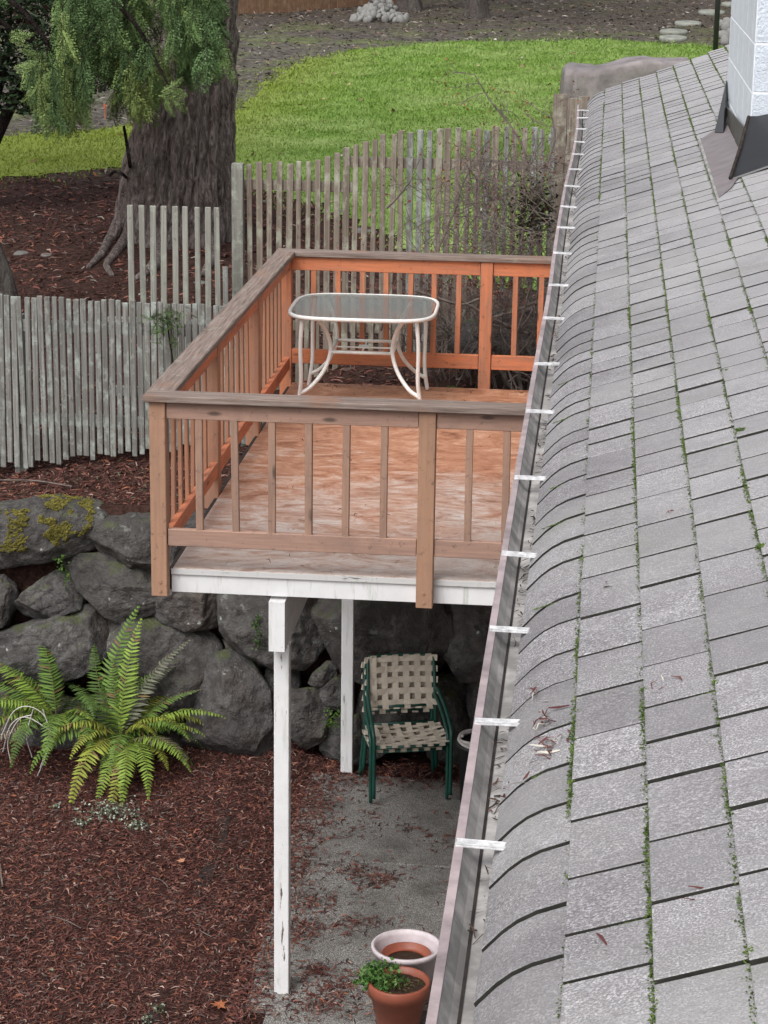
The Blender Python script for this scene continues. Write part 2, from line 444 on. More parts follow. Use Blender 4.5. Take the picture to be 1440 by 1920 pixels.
M['terracotta'] = plain('terracotta_plastic', (0.30, 0.088, 0.052), 0.45, 0.4, 0.25, 9)
M['pink_white'] = plain('faded_white_plastic', (0.66, 0.58, 0.60), 0.45, 0.4, 0.25, 9)
M['soil'] = plain('potting_soil', (0.055, 0.035, 0.025), 0.95, 0.1, 0.5, 40, 0, 0.8)
M['black_plastic'] = plain('black_plastic', (0.015, 0.016, 0.018), 0.4, 0.45, 0.2, 9)
M['hose'] = plain('pale_hose', (0.62, 0.58, 0.55), 0.5, 0.4, 0.3, 30)
M['tarp'] = plain('grey_brown_cover', (0.36, 0.315, 0.315), 0.6, 0.35, 0.5, 4)
M['orange_paint'] = plain('orange_marker_paint', (0.48, 0.15, 0.08), 0.6, 0.3)
M['twig'] = plain('grey_twig', (0.21, 0.175, 0.155), 0.9, 0.1, 0.5, 15)
M['dead_twig'] = plain('dead_brown_branch', (0.10, 0.07, 0.055), 0.9, 0.1, 0.5, 15)
M['bud'] = plain('red_buds', (0.24, 0.065, 0.045), 0.8, 0.2, 0.4, 15)
def attr_mat(name, rough=0.85, trans=0.0):
    t = NT(name, rough, 0.2)
    a = t.n.new('ShaderNodeAttribute'); a.attribute_name = 'Col'
    t.color(a.outputs['Color'])
    if trans: 
        t.b.inputs['Subsurface Weight'].default_value = 0.0
    return t.m
M['litter'] = attr_mat('bark_and_leaf_litter')
M['leaf'] = attr_mat('leaf_green', 0.6)
def glass_mat():
    m = bpy.data.materials.new('pebbled_table_glass'); m.use_nodes = True
    n = m.node_tree.nodes; l = m.node_tree.links
    for x in list(n): n.remove(x)
    o = n.new('ShaderNodeOutputMaterial'); tr = n.new('ShaderNodeBsdfTransparent'); tr.inputs[0].default_value = (0.80, 0.84, 0.82, 1)
    g = n.new('ShaderNodeBsdfPrincipled'); g.inputs['Base Color'].default_value = (0.30, 0.32, 0.315, 1); g.inputs['Roughness'].default_value = 0.16
    tc = n.new('ShaderNodeTexCoord'); nz = n.new('ShaderNodeTexNoise'); nz.inputs['Scale'].default_value = 90
    bp = n.new('ShaderNodeBump'); bp.inputs['Strength'].default_value = 0.25; bp.inputs['Distance'].default_value = 0.003
    l.new(tc.outputs['Object'], nz.inputs['Vector']); l.new(nz.outputs['Fac'], bp.inputs['Height']); l.new(bp.outputs[0], g.inputs['Normal'])
    mx = n.new('ShaderNodeMixShader'); mx.inputs[0].default_value = 0.46
    l.new(tr.outputs[0], mx.inputs[1]); l.new(g.outputs[0], mx.inputs[2]); l.new(mx.outputs[0], o.inputs['Surface']); return m
M['glass'] = glass_mat()
def mulch_mat():
    t = NT('bark_mulch', 0.9, 0.15); t.vec(randomize=False)
    a = t.noise(45, 5, 0.75, t.mapv((1, 1.7, 1)), 1.0); b = t.noise(2.2, 4, 0.6)
    c = t.ramp(a, [(0.3, (0.020, 0.010, 0.009)), (0.5, (0.065, 0.029, 0.024)), (0.72, (0.15, 0.07, 0.055))])
    c = t.mix(t.ramp(b, [(0.5, 0.0), (0.75, 0.6)]), c, (0.045, 0.038, 0.032))
    t.color(c); t.bump(a, 1.0, 0.02); return t.m
M['mulch'] = mulch_mat()
def yard_mat():
    t = NT('yard_soil', 0.95, 0.1); t.vec(randomize=False)
    v = t._v
    a = t.noise(22, 6, 0.75); b = t.noise(0.8, 5, 0.65); f = t.noise(7, 6, 0.7)
    red = t.ramp(a, [(0.3, (0.016, 0.009, 0.008)), (0.5, (0.05, 0.026, 0.021)), (0.72, (0.10, 0.055, 0.043))])
    grey = t.ramp(f, [(0.3, (0.05, 0.043, 0.036)), (0.5, (0.105, 0.092, 0.08)), (0.7, (0.23, 0.205, 0.185))])
    green = t.ramp(f, [(0.35, (0.085, 0.10, 0.04)), (0.65, (0.18, 0.215, 0.085))])
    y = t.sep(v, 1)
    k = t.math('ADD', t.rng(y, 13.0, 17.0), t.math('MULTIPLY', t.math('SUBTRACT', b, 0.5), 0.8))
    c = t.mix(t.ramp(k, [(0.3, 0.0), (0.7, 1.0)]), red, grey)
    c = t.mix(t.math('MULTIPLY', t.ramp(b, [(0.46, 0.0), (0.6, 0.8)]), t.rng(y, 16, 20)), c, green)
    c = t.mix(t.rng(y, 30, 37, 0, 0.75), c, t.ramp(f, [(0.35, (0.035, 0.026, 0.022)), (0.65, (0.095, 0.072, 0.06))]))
    t.color(c); t.bump(t.math('ADD', a, f), 0.8, 0.03); return t.m
M['yard'] = yard_mat()
def lawn_mat(name):
    t = NT(name, 0.8, 0.15); p = t.pos()
    big = t.noise(0.7, 5, 0.7, p); mid = t.noise(3.2, 6, 0.75, p); f = t.noise(26, 3, 0.7, p)
    x = t.sep(p, 0)
    c = t.ramp(mid, [(0.3, (0.115, 0.20, 0.036)), (0.5, (0.165, 0.27, 0.052)), (0.7, (0.26, 0.36, 0.11))])
    c = t.mix(t.ramp(big, [(0.42, 0.0), (0.62, 0.65)]), c, (0.33, 0.41, 0.16))
    c = t.mix(t.rng(x, -1.5, -3.2, 0, 0.7), c, (0.20, 0.22, 0.03))
    c = t.mix(t.rng(f, 0.35, 0.7, 0, 0.3), c, (0.12, 0.20, 0.03))
    t.color(c); return t.m
M['lawn'] = lawn_mat('lawn_grass')
def concrete_mat():
    t = NT('exposed_aggregate_concrete', 0.8, 0.3); t.vec()
    v = t.vor(150); a = t.noise(3, 6, 0.65); b = t.noise(40, 4, 0.7)
    c = t.ramp(v, [(0.1, (0.60, 0.585, 0.55)), (0.35, (0.40, 0.385, 0.36)), (0.6, (0.17, 0.162, 0.15))])
    c = t.mix(t.ramp(a, [(0.42, 0.0), (0.66, 0.65)]), c, (0.085, 0.074, 0.064))
    c = t.mix(t.rng(b, 0.4, 0.75, 0, 0.5), c, (0.05, 0.045, 0.04))
    t.color(c); t.bump(t.math('SUBTRACT', b, v), 0.7, 0.006); return t.m
M['concrete'] = concrete_mat()
M['step_stone'] = plain('stepping_stone_concrete', (0.30, 0.31, 0.27), 0.9, 0.15, 0.4, 7)
def bark_mat(name, a, b, c3):
    t = NT(name, 0.95, 0.1); t.vec(randomize=False)
    n = t.noise(1.0, 7, 0.72, t.mapv((20, 20, 5.5)), 1.2); f = t.noise(45, 4, 0.7); l_ = t.noise(2.5, 5, 0.6)
    c = t.ramp(n, [(0.32, a), (0.5, b), (0.7, c3)])
    c = t.mix(t.ramp(l_, [(0.55, 0.0), (0.7, 0.4)]), c, (0.20, 0.20, 0.165))
    t.color(c); t.bump(t.math('ADD', n, t.math('MULTIPLY', f, 0.5)), 1.0, 0.09); return t.m
M['bark'] = bark_mat('fir_bark', (0.035, 0.025, 0.023), (0.25, 0.20, 0.182), (0.56, 0.49, 0.45))
M['dark_bark'] = bark_mat('dark_bark', (0.012, 0.009, 0.009), (0.04, 0.03, 0.028), (0.08, 0.06, 0.055))
M['grey_bark'] = bark_mat('grey_bark', (0.05, 0.042, 0.038), (0.13, 0.11, 0.10), (0.22, 0.20, 0.18))
M['edging'] = plain('dark_edging_timber', (0.06, 0.046, 0.042), 0.9, 0.15, 0.8, 40)
# ================================================================== ground
LZ = -2.55
def sheet(name, xs, ys, zf, mat, skirt=None, keep=None):
    X, Y = np.meshgrid(xs, ys); Z = zf(X, Y)
    V = np.stack([X, Y, Z], -1).reshape(-1, 3); nx, ny = len(xs), len(ys)
    i = np.arange(nx * ny).reshape(ny, nx)
    F = np.stack([i[:-1, :-1], i[:-1, 1:], i[1:, 1:], i[1:, :-1]], -1).reshape(-1, 4)
    if keep is not None: F = F[keep(V[F].mean(1))]
    if skirt is not None:
        b = len(V); W = V[i[0]].copy(); W[:, 2] = skirt; V = np.vstack([V, W])
        j = np.arange(b, b + nx)
        F = np.vstack([F, np.stack([j[:-1], j[1:], i[0, 1:], i[0, :-1]], -1)])
    return link(name, mesh_np(name, V, F, True), mat)
def lz(x, y):
    return LZ + 0.02 * np.sin(x * 3.1 + 1) * np.sin(y * 2.3) + 0.008 * np.sin(x * 9 + y * 7) + 0.10 * sstep((y - 3.0) / 0.9) * (1 - sstep((x - 0.1) / 0.5)) - 0.03 * sstep((x - 0.30) / 0.25)
xs = np.unique(np.concatenate([np.linspace(-40, -7, 20), np.linspace(-7, 3, 120), np.linspace(3, 30, 14)]))
ys = np.unique(np.concatenate([np.linspace(-60, -14, 12), np.linspace(-14, -2, 30), np.linspace(-2, 4.1, 90)]))
tag(sheet('mulch_ground', xs, ys, lz, M['mulch']), kind='structure')
xs = np.unique(np.concatenate([np.linspace(-150, -8, 26), np.linspace(-8, 7, 130), np.linspace(7, 150, 26)]))
ys = np.unique(np.concatenate([np.linspace(3.98, 9, 55), np.linspace(9, 18, 50), np.linspace(18, 48, 60), np.linspace(48, 260, 20)]))
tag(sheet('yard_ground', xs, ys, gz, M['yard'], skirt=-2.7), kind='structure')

# lawn: outline read off the photograph, lying on the yard
def inpoly(P, x, y):
    P = np.asarray(P); c = np.zeros(np.shape(x), bool); j = len(P) - 1
    for i in range(len(P)):
        xi, yi = P[i]; xj, yj = P[j]
        c ^= ((yi > y) != (yj > y)) & (x < (xj - xi) * (y - yi) / (yj - yi + 1e-12) + xi)
        j = i
    return c
edge = [atg(*q)[:2] for q in ((-140, 262), (0, 256), (60, 250), (140, 247), (220, 240), (330, 225), (440, 206), (475, 182), (525, 142), (580, 113), (650, 98), (750, 88), (900, 79), (1050, 80), (1200, 82), (1330, 90))]
far_r = edge[-1]
near = [(far_r[0] + 14, far_r[1] - 3), (12, 9.5), (4, 9.0), (1.4, 9.3), (0.5, 10.8), (-0.6, 12.8)] + [atg(*q)[:2] for q in ((330, 312), (235, 316), (160, 322), (60, 330), (-140, 338))]
LAWN = np.array(edge + near)
def jit(x, y): return 0.05 * np.sin(x * 5.3 + y * 3.1) + 0.04 * np.sin(x * 11 - y * 8.2) + 0.09 * np.sin(x * 1.3 + y * .7)
xs = np.arange(LAWN[:, 0].min() - 0.3, min(LAWN[:, 0].max(), 16), 0.16); ys = np.arange(LAWN[:, 1].min() - 0.3, LAWN[:, 1].max() + 0.3, 0.16)
tag(sheet('lawn', xs, ys, lambda x, y: gz(x, y) + 0.012, M['lawn'],
          keep=lambda c: inpoly(LAWN, c[:, 0] + jit(c[:, 0], c[:, 1]), c[:, 1] + jit(c[:, 1], c[:, 0]))), kind='structure')
def grass(name, n, area, hmin, hmax, wid, inside):
    lo, hi = area
    x = rng.uniform(lo[0], hi[0], n); y = lo[1] + (hi[1] - lo[1]) * rng.random(n) ** 1.25
    k = inside(x, y); x, y = x[k], y[k]; n = len(x)
    z = gz(x, y) + 0.008; sc = 1 + (y - lo[1]) / 14.0
    h = rng.uniform(hmin, hmax, n) * (0.8 + 0.25 * sc); a = rng.uniform(0, pi, n); wv = wid * sc * rng.uniform(0.6, 1.3, n)
    lx = rng.normal(0, 0.5, n) * h; ly = rng.normal(0, 0.5, n) * h
    V = np.empty((n, 3, 3))
    V[:, 0] = np.stack([x - np.cos(a) * wv, y - np.sin(a) * wv, z], -1)
    V[:, 1] = np.stack([x + np.cos(a) * wv, y + np.sin(a) * wv, z], -1)
    V[:, 2] = np.stack([x + lx, y + ly, z + h], -1)
    return link(name, mesh_np(name, V.reshape(-1, 3), np.arange(n * 3).reshape(n, 3)), M['lawn'])
tag(grass('grass', 330000, ((-7.0, 8.5), (6.5, 34.0)), 0.016, 0.038, 0.006,
          lambda x, y: inpoly(LAWN, x + jit(x, y) * 0.9 + rng.normal(0, .13, len(x)) * rng.choice([.4, 1, 2.2], len(x)), y + jit(y, x) * 0.9 + rng.normal(0, .2, len(x)) * rng.choice([.4, 1, 2.2], len(x)))), 'short green lawn grass beyond the picket fence', 'grass', kind='stuff')

# patio: exposed-aggregate slabs with open joints
patio = empty('patio', (0.9, 0.5, LZ)); tag(patio, kind='structure')
for (x0, x1, y0, y1) in ((0.42, 1.55, 1.905, 3.34), (1.562, 2.66, 1.905, 3.34), (0.46, 1.55, 0.36, 1.892), (1.562, 2.66, 0.36, 1.892), (0.62, 1.55, -1.2, 0.347), (1.562, 2.66, -1.2, 0.347), (0.62, 2.66, -4.0, -1.213)):
    V, F = cbox_data(x1 - x0, y1 - y0, 0.10, 0.008)
    link('slab', mesh_np('slab', V, F), M['concrete'], patio, np.array([(x0 + x1) / 2, (y0 + y1) / 2, LZ - 0.035 + random.uniform(-.003, .003)]) - np.array([0.9, 0.5, LZ]), (random.uniform(-.004, .004), random.uniform(-.004, .004), 0))
V, F = cbox_data(0.36, 0.36, 0.12, 0.012)
tag(link('post_footing', mesh_np('post_footing', V, F), M['concrete'], None, (0.67, 0.13, LZ - 0.045)), 'square concrete footing under the front white deck post', 'footing')
ed = MB()
pts = [(-0.06, 3.25), (-0.08, 2.6), (-0.02, 2.0), (-0.04, 1.4), (0.02, 0.7), (0.0, 0.1), (0.04, -0.6), (0.02, -1.6)]
for a, b in zip(pts[:-1], pts[1:]):
    a = np.array(a); b = np.array(b); d = (b - a) / np.linalg.norm(b - a); nn = np.array([-d[1], d[0]]) * 0.045
    a = a + d * 0.01; b = b - d * 0.01
    z0, z1 = LZ - 0.05, LZ - 0.011
    Vb = [(*(a - nn), z0), (*(a + nn), z0), (*(b + nn), z0), (*(b - nn), z0), (*(a - nn), z1), (*(a + nn), z1), (*(b + nn), z1 + .004), (*(b - nn), z1 + .004)]
    ed.add(Vb, [[0, 1, 2, 3], [7, 6, 5, 4], [0, 4, 5, 1], [1, 5, 6, 2], [2, 6, 7, 3], [3, 7, 4, 0]])
tag(ed.build('garden_edging', M['edging']), 'dark half-buried timber edging crossing the bark mulch', 'edging')

# ------------------------------------------------------------------ litter (bark chips, needles, leaves)
def chips(name, x, y, zf, ln, wd, pal, lift=0.012, curl=0.25):
    n = len(x); z = zf(x, y)
    a = rng.uniform(0, 2 * pi, n); L = ln * rng.uniform(0.4, 1.6, n) / 2; W = wd * rng.uniform(0.5, 1.7, n) / 2
    d = np.stack([np.cos(a), np.sin(a), rng.normal(0, 0.22, n)], -1); s = np.stack([-np.sin(a), np.cos(a), rng.normal(0, 0.5, n)], -1)
    c = np.stack([x, y, z + lift * rng.random(n)], -1); up = np.zeros((n, 3)); up[:, 2] = L * curl * rng.uniform(-0.3, 1.2, n)
    bend = s * (L * rng.normal(0, 0.25, n))[:, None]
    V = np.empty((n, 6, 3)); Lk = L[:, None]; Wk = W[:, None]
    V[:, 0] = c - d * Lk - s * Wk * .5; V[:, 1] = c - d * Lk + s * Wk * .5
    V[:, 2] = c + up + bend - s * Wk; V[:, 3] = c + up + bend + s * Wk
    V[:, 4] = c + d * Lk - s * Wk * .5; V[:, 5] = c + d * Lk + s * Wk * .5
    o = (np.arange(n) * 6)[:, None]
    F = np.concatenate([o + np.array([0, 1, 3, 2]), o + np.array([2, 3, 5, 4])])
    P = np.array([q[0] for q in pal]); wt = np.array([q[1] for q in pal], float); wt /= wt.sum()
    C = P[rng.choice(len(P), n, p=wt)] * rng.uniform(0.7, 1.3, (n, 1))
    return link(name, mesh_np(name, V.reshape(-1, 3), F, False, np.repeat(C, 6, 0)), M['litter'])
PAL = [((0.10, 0.038, 0.031), 5), ((0.15, 0.058, 0.046), 4), ((0.06, 0.026, 0.023), 4), ((0.22, 0.10, 0.075), 2.2), ((0.26, 0.10, 0.055), 0.9), ((0.34, 0.23, 0.19), 0.7), ((0.13, 0.10, 0.088), 1.5)]
n = 74000
x = rng.uniform(-2.4, 0.75, n); y = rng.uniform(-1.2, 3.9, n)
strip = (np.abs(x) < 0.05 + .02 * np.sin(y * 9)) & (rng.random(n) < 0.22)
k = (x < 0.45 + 0.12 * np.sin(y * 5) + rng.normal(0, 0.05, n)) & ~strip
x2 = rng.uniform(-6, -2.3, 26000); y2 = rng.uniform(-3.5, 3.8, 26000)
tag(chips('bark_chips', np.concatenate([x[k], x2]), np.concatenate([y[k], y2]), lz, 0.036, 0.0055, PAL), 'red-brown bark chips covering the lower garden bed', 'mulch', kind='stuff')
# drifts of chips and needles blown over the patio
cx = []; cy = []
for (px, py, sd_, nn_) in ((560, 1640, .05, 60), (675, 1640, .06, 110), (690, 1660, .06, 90), (730, 1650, .05, 60), (590, 1700, .08, 180), (570, 1750, .08, 220), (660, 1735, .05, 80), (700, 1735, .04, 40), (590, 1822, .05, 110), (640, 1850, .07, 140), (600, 1880, .12, 400), (720, 1880, .1, 140), (620, 1545, .05, 40), (700, 1530, .05, 40), (580, 1500, .10, 200), (640, 1470, .12, 300), (760, 1450, .1, 160), (560, 1560, .06, 80), (770, 1560, .05, 25), (600, 1440, .1, 200)):
    P = onz(px, py, LZ); cx.append(rng.normal(P[0], sd_, nn_)); cy.append(rng.normal(P[1], sd_ * 1.1, nn_))
cx.append(rng.uniform(0.45, 2.6, 700)); cy.append(rng.uniform(-1.2, 3.05, 700))
cx.append(0.40 + np.abs(rng.normal(0, 0.13, 4200))); cy.append(rng.uniform(-1.2, 3.2, 4200))
qx = rng.uniform(0.5, 2.6, 9000); qy = rng.uniform(-1.2, 3.1, 9000); qk = np.array([mn.noise((a * 3.1, b * 3.1, 4)) + .5 * mn.noise((a * 9, b * 9, 4)) for a, b in zip(qx, qy)]) > .33
cx.append(qx[qk]); cy.append(qy[qk])
cx.append(rng.uniform(0.3, 2.6, 2500)); cy.append(3.40 - rng.normal(0, 0.14, 2500))
tag(chips('patio_litter', np.concatenate(cx), np.concatenate(cy), lambda x, y: np.maximum(lz(x, y), LZ + 0.016), 0.04, 0.006, PAL, 0.006), 'drifts of red-brown needles and chips on the concrete patio', 'litter', kind='stuff')
n = 9000; x = rng.uniform(-3.0, 0.0, n); y = rng.uniform(4.0, 5.4, n)
tag(chips('bank_litter', x, y, gz, 0.05, 0.006, PAL[:6] + [((0.12, 0.11, 0.07), 1.5)]), 'needles and bark on the bank above the rocks', 'litter', kind='stuff')
n = 26000; x = rng.uniform(-6, 3, n); y = rng.uniform(4.7, 15.5, n); k = ~inpoly(LAWN, x, y)
tag(chips('slope_litter', x[k], y[k], gz, 0.075, 0.011, PAL + [((0.30, 0.26, 0.22), 0.4)]), 'dark red bark litter on the slope around the big trunk', 'litter', kind='stuff')
GPAL = [((0.10, 0.085, 0.07), 4), ((0.20, 0.17, 0.145), 3), ((0.30, 0.265, 0.23), 1.2), ((0.06, 0.05, 0.042), 5), ((0.24, 0.14, 0.095), 0.8), ((0.46, 0.42, 0.38), 0.22)]
n = 22000; x = rng.uniform(-12, 9, n); y = rng.uniform(14.5, 44, n); k = ~inpoly(LAWN, x, y)
tag(chips('yard_litter', x[k], y[k], gz, 0.085, 0.022, GPAL, 0.012), 'grey twigs and fallen leaves around the far lawn edge', 'litter', kind='stuff')

n = 300; x = rng.uniform(-6, 5, n); y = rng.uniform(9, 30, n); k = inpoly(LAWN, x, y)
tag(chips('lawn_leaves', x[k], y[k], lambda x, y: gz(x, y) + .03, 0.07, 0.03, [((0.34, 0.24, 0.15), 2), ((0.20, 0.12, 0.07), 2), ((0.45, 0.42, 0.36), .5)], 0.01), 'scattered fallen leaves on the lawn', 'leaves', kind='stuff')
# ================================================================== house: wall, roof, gutter, chimney
house = empty('house', (2.7, -3, LZ)); HB = np.array([2.7, -3, LZ])
tag(house, 'house with mossy grey shingle roof, gutter and white block chimney', 'house')
TH = rad(21); EX, EZ = 2.192, 2.141; CT, ST = cos(TH), sin(TH)
RY0, RY1 = -10.7, 4.25
def rp(s, y, h=0.0): return np.array([EX + s * CT - h * ST, y, EZ + s * ST + h * CT])
ZW = 1.95
wall = board('wall', np.array([2.72, RY0 + .3, LZ - .1]) - HB, np.array([2.86, RY1 - 0.25, ZW]) - HB, M['siding'], house)
for i in range(28):     # lap siding boards
    z = LZ + 0.12 + i * 0.155
    if z + 0.15 > ZW: break
    board('siding_board', np.array([2.700, RY0 + .3, z]) - HB, np.array([2.718, RY1 - 0.25, z + 0.148]) - HB, M['siding'], house, 0.004, (0, -0.045, 0))
board('end_wall', np.array([2.87, RY1 - 0.40, LZ - .1]) - HB, np.array([9.0, RY1 - 0.26, 2.1]) - HB, M['siding'], house)
board('soffit', np.array([2.25, RY0 + .2, 1.97]) - HB, np.array([2.80, RY1 - .02, 1.99]) - HB, M['siding'], house)
board('fascia', np.array([2.226, RY0 + .2, 1.95]) - HB, np.array([2.248, RY1 - .03, 2.125]) - HB, M['siding'], house)
# roof deck
rv = MB()
SM = 5.2
c8 = [rp(0.02, RY0, -0.03), rp(0.02, RY1 - .01, -0.03), rp(SM, RY1 - .01, -0.03), rp(SM, RY0, -0.03), rp(0.02, RY0, -0.006), rp(0.02, RY1 - .01, -0.006), rp(SM, RY1 - .01, -0.006), rp(SM, RY0, -0.006)]
rv.add([v - HB for v in c8], [[3, 2, 1, 0], [4, 5, 6, 7], [0, 1, 5, 4], [1, 2, 6, 5], [2, 3, 7, 6], [3, 0, 4, 7]])
roof = rv.build('roof', M['underlay'], house)
# shingles
EXPO = 0.1215; SL = 0.138; GAP = 0.0072; THK = 0.0105
WID = [0.135, 0.158, 0.178, 0.20, 0.222, 0.25]
def edge_slots(me, ex):
    # the cut edges show the black asphalt core
    me.materials.append(M['shingle']); me.materials.append(M['shingle_edge'])
    for p in me.polygons:
        if abs(p.normal.z) < ex: p.material_index = 1
    return me
SHM = []
for wv in WID:
    V, F = cbox_data(SL, wv - GAP, THK, 0.0014); SHM.append(edge_slots(mesh_np('shingle', V, F), .5))
EVM = []
for wv in WID:   # eave course: sags over the edge
    ss = np.array([-0.018, 0.0, 0.02, 0.045, 0.075, 0.11, 0.137]); hh = 0.007 - 0.034 * np.clip((0.085 - ss) / 0.1, 0, 1) ** 2
    V = []; F = []; hw = (wv - GAP) / 2
    for s_, h_ in zip(ss, hh):
        V += [(s_, -hw, h_), (s_, hw, h_), (s_, hw, h_ - THK), (s_, -hw, h_ - THK)]
    for i in range(len(ss) - 1):
        a = i * 4
        for j in range(4): F.append([a + j, a + (j + 1) % 4, a + 4 + (j + 1) % 4, a + 4 + j][::-1])
    F.append([0, 1, 2, 3]); F.append([len(V) - 4 + j for j in (3, 2, 1, 0)])
    EVM.append(edge_slots(mesh_np('shingle', np.array(V), F), .3))
spec = []; joints = []
for c in range(42):
    s0 = -0.008 + c * EXPO; y = RY0 + random.uniform(0, .15)
    lift = 0
    while y < RY1 - 0.02:
        k = random.choices(range(6), (1, 2, 3, 3, 2, 1.2))[0]
        if y + WID[k] > RY1 + 0.03: k = 0
        yc = y + WID[k] / 2
        P = rp(s0 + SL / 2, yc, 0.0035 + random.uniform(-.0012, .0018)); q = proj(P)
        vis = 0 < q[0] < 1460 and -20 < q[1] < 1980
        joints.append((c, s0, y, vis))
        spec.append((c, k, yc, s0, q[2] if vis else 1e3 + q[2], random.uniform(-.012, .012), random.uniform(-.007, .007)))
        y += WID[k]
order = sorted(range(len(spec)), key=lambda i: spec[i][4])
top300 = set(i for i in order[:300] if spec[i][4] < 900)
FV = MB(); ofs = 0; FVv = []; FVf = []
CB = {i: cbox_data(SL, WID[i] - GAP, THK, 0.0014) for i in range(6)}
for i, (c, k, yc, s0, dist, j1, j2) in enumerate(spec):
    if c == 0:
        curl = -random.uniform(.002, .023) * .19 / WID[k]; loc = rp(s0, yc, 0.001); rot = (curl, -TH + j1 * .5, j2); me = EVM[k]
    else:
        curl = -random.uniform(.002, .023) * .19 / WID[k]; loc = rp(s0 + SL / 2, yc, 0.0045 + abs(j1) * .2); rot = (curl, -(TH - 0.056) + j1 * .4, j2); me = SHM[k]
    if i in top300:
        link('shingle', me, None, roof, loc - HB, rot)
    else:
        R3 = np.array(Matrix.Rotation(rot[2], 3, 'Z') @ Matrix.Rotation(rot[1], 3, 'Y') @ Matrix.Rotation(rot[0], 3, 'X'))
        if c == 0:
            Vv = np.array([v.co for v in me.vertices]); Ff = [list(p.vertices) for p in me.polygons]
        else: Vv, Ff = CB[k]
        b = sum(len(v) for v in FVv) if False else ofs
        FVv.append(Vv @ R3.T + loc - HB); FVf += [[a + b for a in f] for f in Ff]; ofs += len(Vv)
sfm = mesh_np('shingle_field', np.vstack(FVv), FVf); sfm.materials.append(M['shingle']); sfm.materials.append(M['shingle_edge'])
nrm_ = np.empty(len(sfm.polygons) * 3); sfm.polygons.foreach_get('normal', nrm_); nrm_ = nrm_.reshape(-1, 3)
sfm.polygons.foreach_set('material_index', (np.abs(nrm_ @ np.array([-ST, 0, CT])) < .5).astype(np.int32))
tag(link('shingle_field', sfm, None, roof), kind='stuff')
# moss in the joints
OCT = np.array([(1, 0, 0), (0, 1, 0), (-1, 0, 0), (0, -1, 0), (0, 0, 1), (0, 0, -.4)], float)
OCF = np.array([(0, 1, 4), (1, 2, 4), (2, 3, 4), (3, 0, 4), (1, 0, 5), (2, 1, 5), (3, 2, 5), (0, 3, 5)])
def tufts(P, R_):
    n = len(P); a = rng.uniform(0, pi, n)
    V = np.repeat(OCT[None], n, 0) * R_[:, None, None] * rng.uniform(0.6, 1.5, (n, 6, 1))
    V[:, :, 2] *= 0.8
    ca, sa = np.cos(a)[:, None], np.sin(a)[:, None]
    X = V[:, :, 0] * ca - V[:, :, 1] * sa; Y = V[:, :, 0] * sa + V[:, :, 1] * ca
    V[:, :, 0] = X; V[:, :, 1] = Y; V += P[:, None, :]
    F = (np.arange(n) * 6)[:, None, None] + OCF[None]
    return V.reshape(-1, 3), F.reshape(-1, 3)
mp = []; mr = []
for c in range(1, 12):
    s0 = -0.008 + c * EXPO
    ys_ = np.arange(-9.0, RY1, 0.0011)
    ph = c * 17.3
    d = np.array([mn.noise((yy * 1.1, ph, 0)) * 0.9 + mn.noise((yy * 5, ph, 3)) * 0.7 + mn.noise((yy * 17, ph, 3)) * 0.5 for yy in ys_])
    amt = 0.70 + (0.16 if c in (2, 3, 4, 5) else 0.0) - (0.22 if c == 1 else 0.0) + 0.10 * sstep((ys_ + 1) / 3)
    keep = rng.random(len(ys_)) < np.clip(d + amt - .08, 0, 1.0) * 0.8
    for yy, dd in zip(ys_[keep], d[keep]):
        mp.append(rp(s0 + random.gauss(-.002, .0034), yy, 0.0095 + random.uniform(-.002, .0045))); mr.append(random.uniform(.0009, .0021) * (1.0 + max(0, dd) * 1.2))
for (c, s0, y, vis) in joints:
    if vis and c < 14 and random.random() < 0.24:
        m_ = random.uniform(0.2, 1.0); a0 = random.uniform(0, 1 - m_ * .9)
        for _ in range(int(150 * m_)):
            t = a0 + random.random() * m_
            mp.append(rp(s0 + 0.01 + min(t, 1) * EXPO, y + random.gauss(0, .0028), .006 if c else .003)); mr.append(random.uniform(.0009, .0022))
for (px, py, r_) in ((1393, 812, .016), (1212, 1297, .010), (1345, 1283, .009), (1365, 697, .009), (1193, 848, .008), (1418, 1790, .011), (1432, 1030, .014)):
    P = onplane(px, py, rp(0, 0, .008), (-ST, 0, CT))
    for _ in range(90):
        mp.append(P + np.array([random.gauss(0, r_ * .5), random.gauss(0, r_ * .5), random.uniform(0, r_ * .6)])); mr.append(r_ * random.uniform(.14, .3))
V, F = tufts(np.array(mp) - HB, np.array(mr))
tag(link('moss', mesh_np('moss', V, F), M['moss'], roof), 'green moss growing in the shingle joints', kind='stuff')
# rake trim at the far gable
rk = MB(); c8 = [rp(0.0, RY1 - .005, -0.13), rp(SM, RY1 - .005, -0.13), rp(SM, RY1 + .02, -.13), rp(0, RY1 + .02, -.13), rp(0.0, RY1 - .005, -0.001), rp(SM, RY1 - .005, -0.001), rp(SM, RY1 + .02, -.001), rp(0, RY1 + .02, -.001)]
rk.add([v - HB for v in c8], [[3, 2, 1, 0], [4, 5, 6, 7], [0, 1, 5, 4], [1, 2, 6, 5], [2, 3, 7, 6], [3, 0, 4, 7]]); rk.build('rake_board', M['siding'], house)
